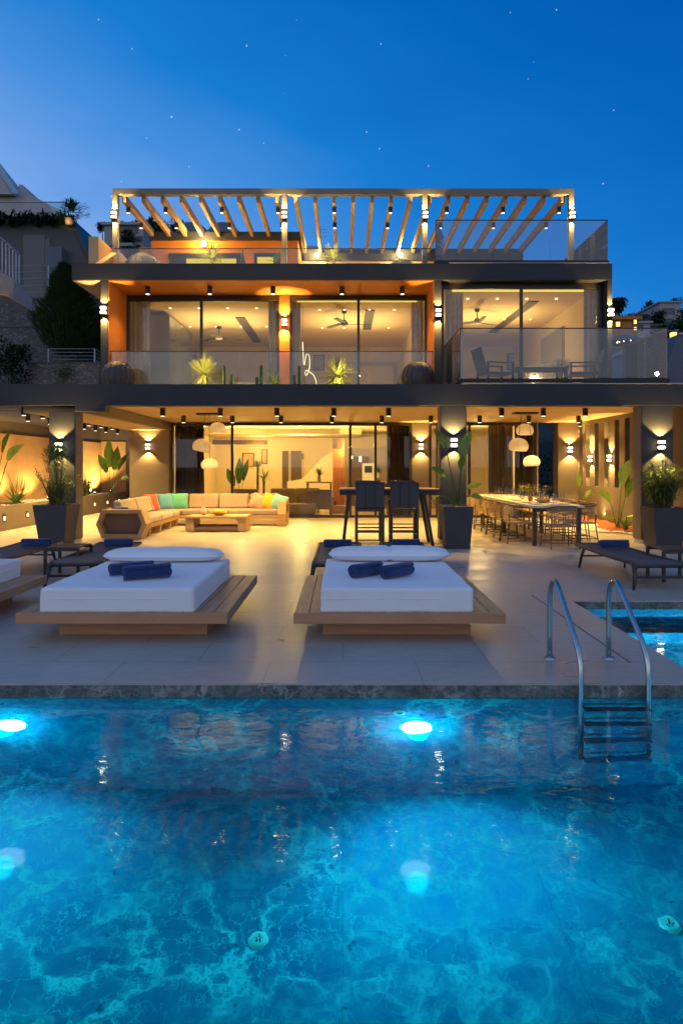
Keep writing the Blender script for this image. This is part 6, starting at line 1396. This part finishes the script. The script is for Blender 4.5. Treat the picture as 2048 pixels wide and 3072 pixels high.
a = MB(); a.prism([(PX(128, Y), PZ(478, Y)), (PX(172, Y), PZ(478, Y)), (PX(166, Y), PZ(506, Y)), (PX(140, Y), PZ(506, Y))], Y - 1.0, Y - 0.95); a.build('glass_balustrade', M['cyan_glass'], t)
railing('thin dark handrail on the roof at the upper left', [(PX(-20, 37), 37, PZ(505, 37)), (PX(70, 37), 37, PZ(505, 37)), (PX(150, 37), 37, PZ(505, 37))], 1.0, 1, True, 0.03)
t = thing('potted_plant', 'small potted shrub lit from below on the left roof corner', 'potted plant', (PX(160, 35.6), 35.6, PZ(517, 35.6)))
a = MB(); a.lathe([(0.001, 0), (0.2, 0), (0.26, 0.35), (0.24, 0.36)], n=14); a.build('pot', M['ochre'], t, smooth=True, local=True); a = MB(); rr = random.Random(2)
for i in range(420):
    v = Vector((rr.gauss(0, 1), rr.gauss(0, 1), rr.gauss(0, 1))).normalized() * rr.random() ** 0.5; a.blade((v.x * 0.5 + 0.1, v.y * 0.4, 0.8 + v.z * 0.55), (v.x, v.y, v.z + 0.4), 0.22, 0.06, 0.4, 2)
for i in range(60): q = rr.uniform(0, 1); a.blade((0.5 + q * 0.6, 0, 0.6 + rr.uniform(-0.2, 0.5)), (rr.uniform(0, 1), 0, rr.uniform(-0.2, 1)), 0.25, 0.03, 0.3, 2)
a.build('foliage', M['leafdark'], t, local=True); spot(t, (0, -0.7, -0.1), (0, 0.6, 0.5), 14, 100, 0.6, (1.0, 0.8, 0.3), 0.04)
t = thing('balcony', 'white balcony slab with metal balusters at the left picture edge', 'balcony', (PX(10, 22), 22, PZ(640, 22)))
Y = 22
a = MB(); a.add([(PX(-90, 16), 16, PZ(560, 16)), (PX(47, Y), Y, PZ(652, Y)), (PX(47, Y), Y, PZ(682, Y)), (PX(-90, 16), 16, PZ(618, 16)), (PX(-120, 17), 17, PZ(560, 16)), (PX(10, Y), Y + 2, PZ(652, Y)), (PX(10, Y), Y + 2, PZ(682, Y)), (PX(-120, 17), 17, PZ(618, 16))], [(0, 1, 2, 3), (4, 7, 6, 5), (0, 4, 5, 1), (3, 2, 6, 7), (1, 5, 6, 2), (0, 3, 7, 4)]); a.build('slab', M['white'], t)
P0, P1 = Vector((PX(-90, 16), 16, PZ(560, 16))), Vector((PX(45, Y), Y, PZ(652, Y)))
for i in range(15):
    p = P0.lerp(P1, i / 14); a = MB(); a.bar(p, p + Vector((0, 0, 0.98)), 0.035); a.build('baluster', M['greymetal'], t)
a = MB(); a.bar(P0 + Vector((0, 0, 1.0)), P1 + Vector((0, 0, 1.0)), 0.05); a.build('handrail', M['greymetal'], t)

# ---- trees and shrubs
def crown_mesh(rx, rz_, n, leaf, seed, lumps=9):
    rr = random.Random(seed); a = MB()
    cs = [(Vector((rr.uniform(-0.6, 0.6) * rx, rr.uniform(-0.6, 0.6) * rx, rr.uniform(-0.55, 0.75) * rz_)), rr.uniform(0.35, 0.6)) for _ in range(lumps)]
    for i in range(n):
        c, s = cs[rr.randrange(lumps)]
        v = Vector((rr.gauss(0, 1), rr.gauss(0, 1), rr.gauss(0, 1))).normalized() * rr.random() ** 0.35
        p = c + Vector((v.x * rx * s, v.y * rx * s, v.z * rz_ * s))
        a.blade(p, (v.x + rr.uniform(-0.7, 0.7), v.y + rr.uniform(-0.7, 0.7), v.z + rr.uniform(-0.3, 0.9)), leaf * rr.uniform(0.6, 1.3), leaf * 0.6, 0.5, 2)
    return a
t = thing('conifer', 'dense dark green cypress like conifer left of the villa', 'tree', (PX(178, 28.8), 28.8, PZ(835, 28.8)))
a = MB(); rr = random.Random(77); hgt = PZ(612, 28.8) - PZ(835, 28.8)
for i in range(9000):
    u = rr.random() ** 0.8; w = 1.42 * (1 - u) ** 0.75 * (0.55 + 0.9 * min(1, u * 4)) * (1 + 0.22 * noise.noise(Vector((u * 7, 3, 1))))
    q = rr.random() * 6.28; r = w * rr.random() ** 0.4 * (1 + 0.25 * noise.noise(Vector((math.cos(q) * 2, math.sin(q) * 2, u * 6)))); lean = -0.55 * u
    p = (r * math.cos(q) + lean, r * math.sin(q), 0.25 + u * (hgt - 0.3))
    a.blade(p, (math.cos(q) * 0.9 + 0.35, math.sin(q) * 0.9, 0.95), rr.uniform(0.16, 0.40), 0.06, 0.2, 2, 0.8, 0.1)
a.build('foliage', M['conifer'], t, local=True); a = MB(); a.cyl((0, 0, -6), (-0.3, 0, hgt * 0.7), 0.14, 0.05, 10); a.build('trunk', M['bark'], t, local=True)
t = thing('shrub', 'dark round shrub at the left edge beside the low stone wall', 'shrub', (PX(28, 27), 27, PZ(840, 27)))
crown_mesh(0.88, 0.88, 2400, 0.13, 5).build('crown', M['leafdark'], t, local=True); a = MB(); a.cyl((0, 0, -3), (0, 0, 0.3), 0.08, 0.04); a.build('trunk', M['bark'], t, local=True)
t = thing('climbing_plant', 'small green climber on the low warm stone wall', 'plant', (PX(148, 27.4), 27.4, PZ(856, 27.5))); a = MB(); rr = random.Random(3)
for i in range(160): a.blade((rr.gauss(0, 0.22), rr.uniform(-0.08, 0.05), rr.gauss(0, 0.2)), (rr.uniform(-1, 1), -0.6, rr.uniform(-1, 1)), 0.1, 0.06, 0.3, 2)
a.build('foliage', M['leafgrey'], t, local=True)
protos = []
for k in range(3):
    t = thing('hill_tree', 'dark round tree on the distant hillside', 'tree', (0, 0, 0), 'dark trees on the hillside')
    crown_mesh(2.0, 1.9, 750, 0.55, 90 + k).build('crown', M['leafdark'], t, local=True); a = MB(); a.cyl((0, 0, -4.5), (0, 0, 0.5), 0.2, 0.1, 8); a.build('trunk', M['bark'], t, local=True); protos.append([t, False])
def hill_tree(px, py, Y, s):
    p = protos[rnd.randrange(3)]; loc = (PX(px, Y), Y, PZ(py, Y))
    if not p[1]: p[0].location = loc; p[1] = True; o = p[0]
    else: o = dup(p[0], loc)
    o.scale = (s, s, s); o.rotation_euler = (0, 0, rnd.uniform(0, 6))
for px, py, Y, s in ((266, 514, 120, 0.45), (278, 518, 125, 0.4), (330, 528, 110, 0.8), (345, 526, 112, 0.75), (362, 526, 115, 0.8), (380, 530, 120, 0.8), (308, 520, 120, 0.5), (400, 534, 100, 0.8), (352, 540, 95, 0.8), (420, 540, 90, 0.8), (298, 552, 61, 0.45), (302, 590, 51, 0.4), (236, 524, 118, 0.5), (318, 524, 118, 0.6),
                     (1418, 708, 100, 0.75), (1410, 704, 100, 0.6), (1422, 698, 101, 0.45), (1440, 735, 110, 0.55), (1455, 737, 112, 0.6), (1468, 737, 110, 0.5), (1482, 734, 114, 0.6), (1494, 726, 108, 0.8), (1503, 716, 108, 0.85), (1511, 726, 106, 0.8), (1500, 738, 100, 0.8), (1430, 738, 108, 0.5), (1552, 696, 104, 0.4), (1566, 760, 90, 0.8), (1545, 764, 84, 0.8), (1530, 770, 72, 0.6), (1572, 790, 50, 0.7), (1500, 788, 60, 0.5), (1590, 740, 95, 1.2)):
    hill_tree(px, py, Y, s)
